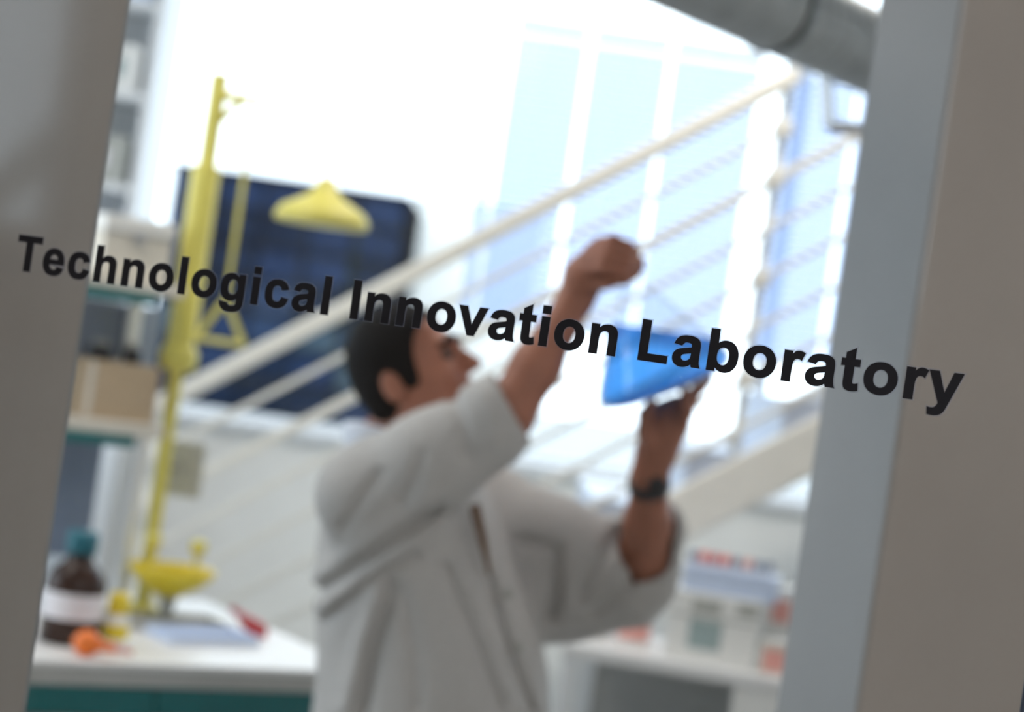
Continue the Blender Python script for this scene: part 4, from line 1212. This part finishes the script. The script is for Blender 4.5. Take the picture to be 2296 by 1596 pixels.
# open cuffs and neck
cdir = (wr_r - el_r); cdir /= np.linalg.norm(cdir)
udir = P3(1142, 912, 3.355) - P3(1000, 992, 3.36); udir /= np.linalg.norm(udir)
fc.half(P3(1146, 908, 3.355), udir + np.array([0, 0, 0.0]), 0.004)
fc.cap(P3(1115, 930, 3.355), P3(1200, 880, 3.355), 0.052, 0.060, 0.006, True)
fc.cap(P3(1448, 1235, 3.58), P3(1448, 1150, 3.46), 0.050, 0.056, 0.01, True)
fc.cap(P3(1458, 1200, 3.58), P3(1462, 1090, 3.52), 0.046, 0.052, 0.01, True)
fc.cap(P3(893, 1010, 3.53), P3(905, 900, 3.53), 0.060, 0.072, 0.006, True)
# the half-plane above trims only the near sleeve: everything else is left of it, so rebuild the far sleeve after it
fc.cap(P3(1200, 1215, 3.68), P3(1400, 1262, 3.64), 0.080, 0.082, 0.04)
fc.cap(P3(1260, 1310, 3.68), P3(1420, 1300, 3.64), 0.085, 0.075, 0.05)
fc.cap(P3(1420, 1270, 3.63), P3(1462, 1190, 3.60), 0.078, 0.064, 0.03)
fc.cap(P3(1448, 1242, 3.575), P3(1448, 1140, 3.46), 0.048, 0.056, 0.008, True)
fc.cap(P3(1456, 1200, 3.57), P3(1462, 1080, 3.52), 0.046, 0.054, 0.008, True)
for F_ in FOLDS: crease(F_[0], F_[1], F_[2] * 1.35)
fc.cap(P3(1062, 1118, 3.40), P3(1088, 1250, 3.375), 0.010, 0.004, 0.004, True)
coat = man_part('lab_coat', fc.mesh('lab_coat', 'coat'))
# collar
fk = Field(neck0 - 0.2, neck0 + 0.2, 0.005)
nk = P3(893, 1000, 3.535)
fk.cap(P3(878, 1016, 3.54), P3(866, 962, 3.54), 0.086, 0.078, 0.01)
fk.cap(P3(893, 1040, 3.53), P3(905, 880, 3.53), 0.062, 0.074, 0.004, True)
fk.half(P3(864, 952, 3.54), (P3(868, 965, 3.54) - P3(886, 1030, 3.54)) + np.array([0.02, 0, 0]), 0.004)
fk.half(P3(905, 985, 3.53), np.array([1.0, -0.2, 0.2]), 0.004)
man_part('collar', fk.mesh('collar', 'collar'), coat)
# brown shirt showing in the coat opening
b = MB()
b.tube([Vector(P3(1064, 1132, 3.395)) - MOFF, Vector(P3(1082, 1210, 3.383)) - MOFF, Vector(P3(1098, 1290, 3.38)) - MOFF], [0.009, 0.0075, 0.003], 10)
b.build('shirt_front', 'shirt', man)
# pocket edge and buttons
for (px, py, d) in ((1140, 1330, 3.385), (1165, 1450, 3.385)):
    c_ = Vector(P3(px, py, d)) - MOFF
    MB().lathe([(0, -0.003), (0.009, -0.003), (0.010, 0.0), (0.009, 0.003), (0, 0.003)], 14, Matrix.Translation(c_) @ Matrix.Rotation(PI / 2, 4, 'X')).build('button', 'button', coat)
# watch
wc_ = Vector(wr_l * 0.90 + el_l * 0.10) - MOFF
wax = Vector(wr_l - el_l).normalized()
wm = Matrix.Translation(wc_) @ wax.to_track_quat('Z', 'Y').to_matrix().to_4x4()
wa = MB().lathe([(0.032, -0.011), (0.0375, -0.011), (0.0385, 0), (0.0375, 0.011), (0.032, 0.011)], 28, wm).build('wristwatch', 'dark', man)
MB().lathe([(0, 0), (0.017, 0), (0.017, 0.008), (0, 0.009)], 20, Matrix.Translation(wc_ + Vector((0.012, -0.036, 0))) @ Matrix.Rotation(PI / 2, 4, 'X')).build('watch_case', 'dark', wa)
# trousers and shoes below the coat
fp = Field([-0.55, 3.2, 0.0], [0.4, 4.0, 1.0], 0.010)
gx = hip[0]
for sgn, yy, xo in ((-1, 3.44, 0.05), (1, 3.69, -0.06)):
    h0_ = np.array([gx, yy, 0.86]); kn_ = np.array([gx + 0.02 + xo * 0.4, yy, 0.48]); an_ = np.array([gx - 0.03 + xo, yy, 0.10])
    fp.cap(h0_, kn_, 0.095, 0.072, 0.03); fp.cap(kn_, an_, 0.072, 0.062, 0.03)
fp.half((0, 0, 0.05), (0, 0, -1.0))
man_part('trousers', fp.mesh('trousers', 'trouser'))
for yy, xo in ((3.44, 0.05), (3.69, -0.06)):
    fs_ = Field([gx - 0.2, yy - 0.1, -0.02], [gx + 0.32, yy + 0.1, 0.16], 0.007)
    fs_.cap((gx - 0.06 + xo, yy, 0.045), (gx + 0.13 + xo, yy - 0.01, 0.035), 0.046, 0.042, 0.02)
    fs_.cap((gx - 0.045 + xo, yy, 0.05), (gx - 0.04 + xo, yy, 0.10), 0.045, 0.045, 0.02)
    fs_.half((0, 0, 0.001), (0, 0, -1.0))
    man_part('shoe', fs_.mesh('shoe', 'dark'))

# ------------------------------------------------------------------ flask with blue liquid
fbase = Vector(at(1497, 865, 3.44)); fneck = Vector(at(1396, 596, 3.42))
fax = (fneck - fbase); FH = fax.length + 0.02; fax.normalize()
fl = thing('conical_flask', 'clear conical flask of blue liquid tilted between both hands', 'flask', fbase)
fl.rotation_mode = 'QUATERNION'
fl.rotation_quaternion = fax.to_track_quat('Z', 'Y')
RB = 0.123; RN = 0.021
cone_top = FH * 0.80
prof_o = [(0, 0), (RB - 0.018, 0.0), (RB - 0.006, 0.004), (RB, 0.014), (RB - 0.003, 0.026), (RB * 0.9, 0.045), (RN + 0.006, cone_top - 0.01), (RN, cone_top + 0.008), (RN, FH - 0.012), (RN + 0.005, FH - 0.004), (RN + 0.004, FH)]
b = MB(); b.lathe(prof_o, 40)
b.f = [f for f in b.f if len(f) == 4]; b.smooth = [True] * len(b.f)
b.build('glass_body', 'labglass', fl)
th = 0.003
prof_i = [(0, th), (RB - 0.019, th), (RB - 0.008, 0.007), (RB - th, 0.015), (RB - 0.006, 0.026), (RB * 0.9 - th, 0.045), (RN + 0.003, cone_top - 0.01), (0, cone_top - 0.005)]
b = MB(); b.lathe(prof_i, 40)
me = b.mesh('liquid', 'liquid')
bm = bmesh.new(); bm.from_mesh(me)
bmesh.ops.remove_doubles(bm, verts=bm.verts[:], dist=1e-5)
R3 = fax.to_track_quat('Z', 'Y').to_matrix()
lvl = Vector(at(1450, 738, 3.44)) - fbase
pl_co = R3.transposed() @ lvl; pl_no = R3.transposed() @ Vector((0, 0, 1))
res = bmesh.ops.bisect_plane(bm, geom=bm.verts[:] + bm.edges[:] + bm.faces[:], plane_co=pl_co, plane_no=pl_no, clear_outer=True)
ee = [e for e in res['geom_cut'] if isinstance(e, bmesh.types.BMEdge)]
bmesh.ops.contextual_create(bm, geom=ee)
bmesh.ops.recalc_face_normals(bm, faces=bm.faces[:])
bm.to_mesh(me); bm.free()
link('liquid', me, fl)
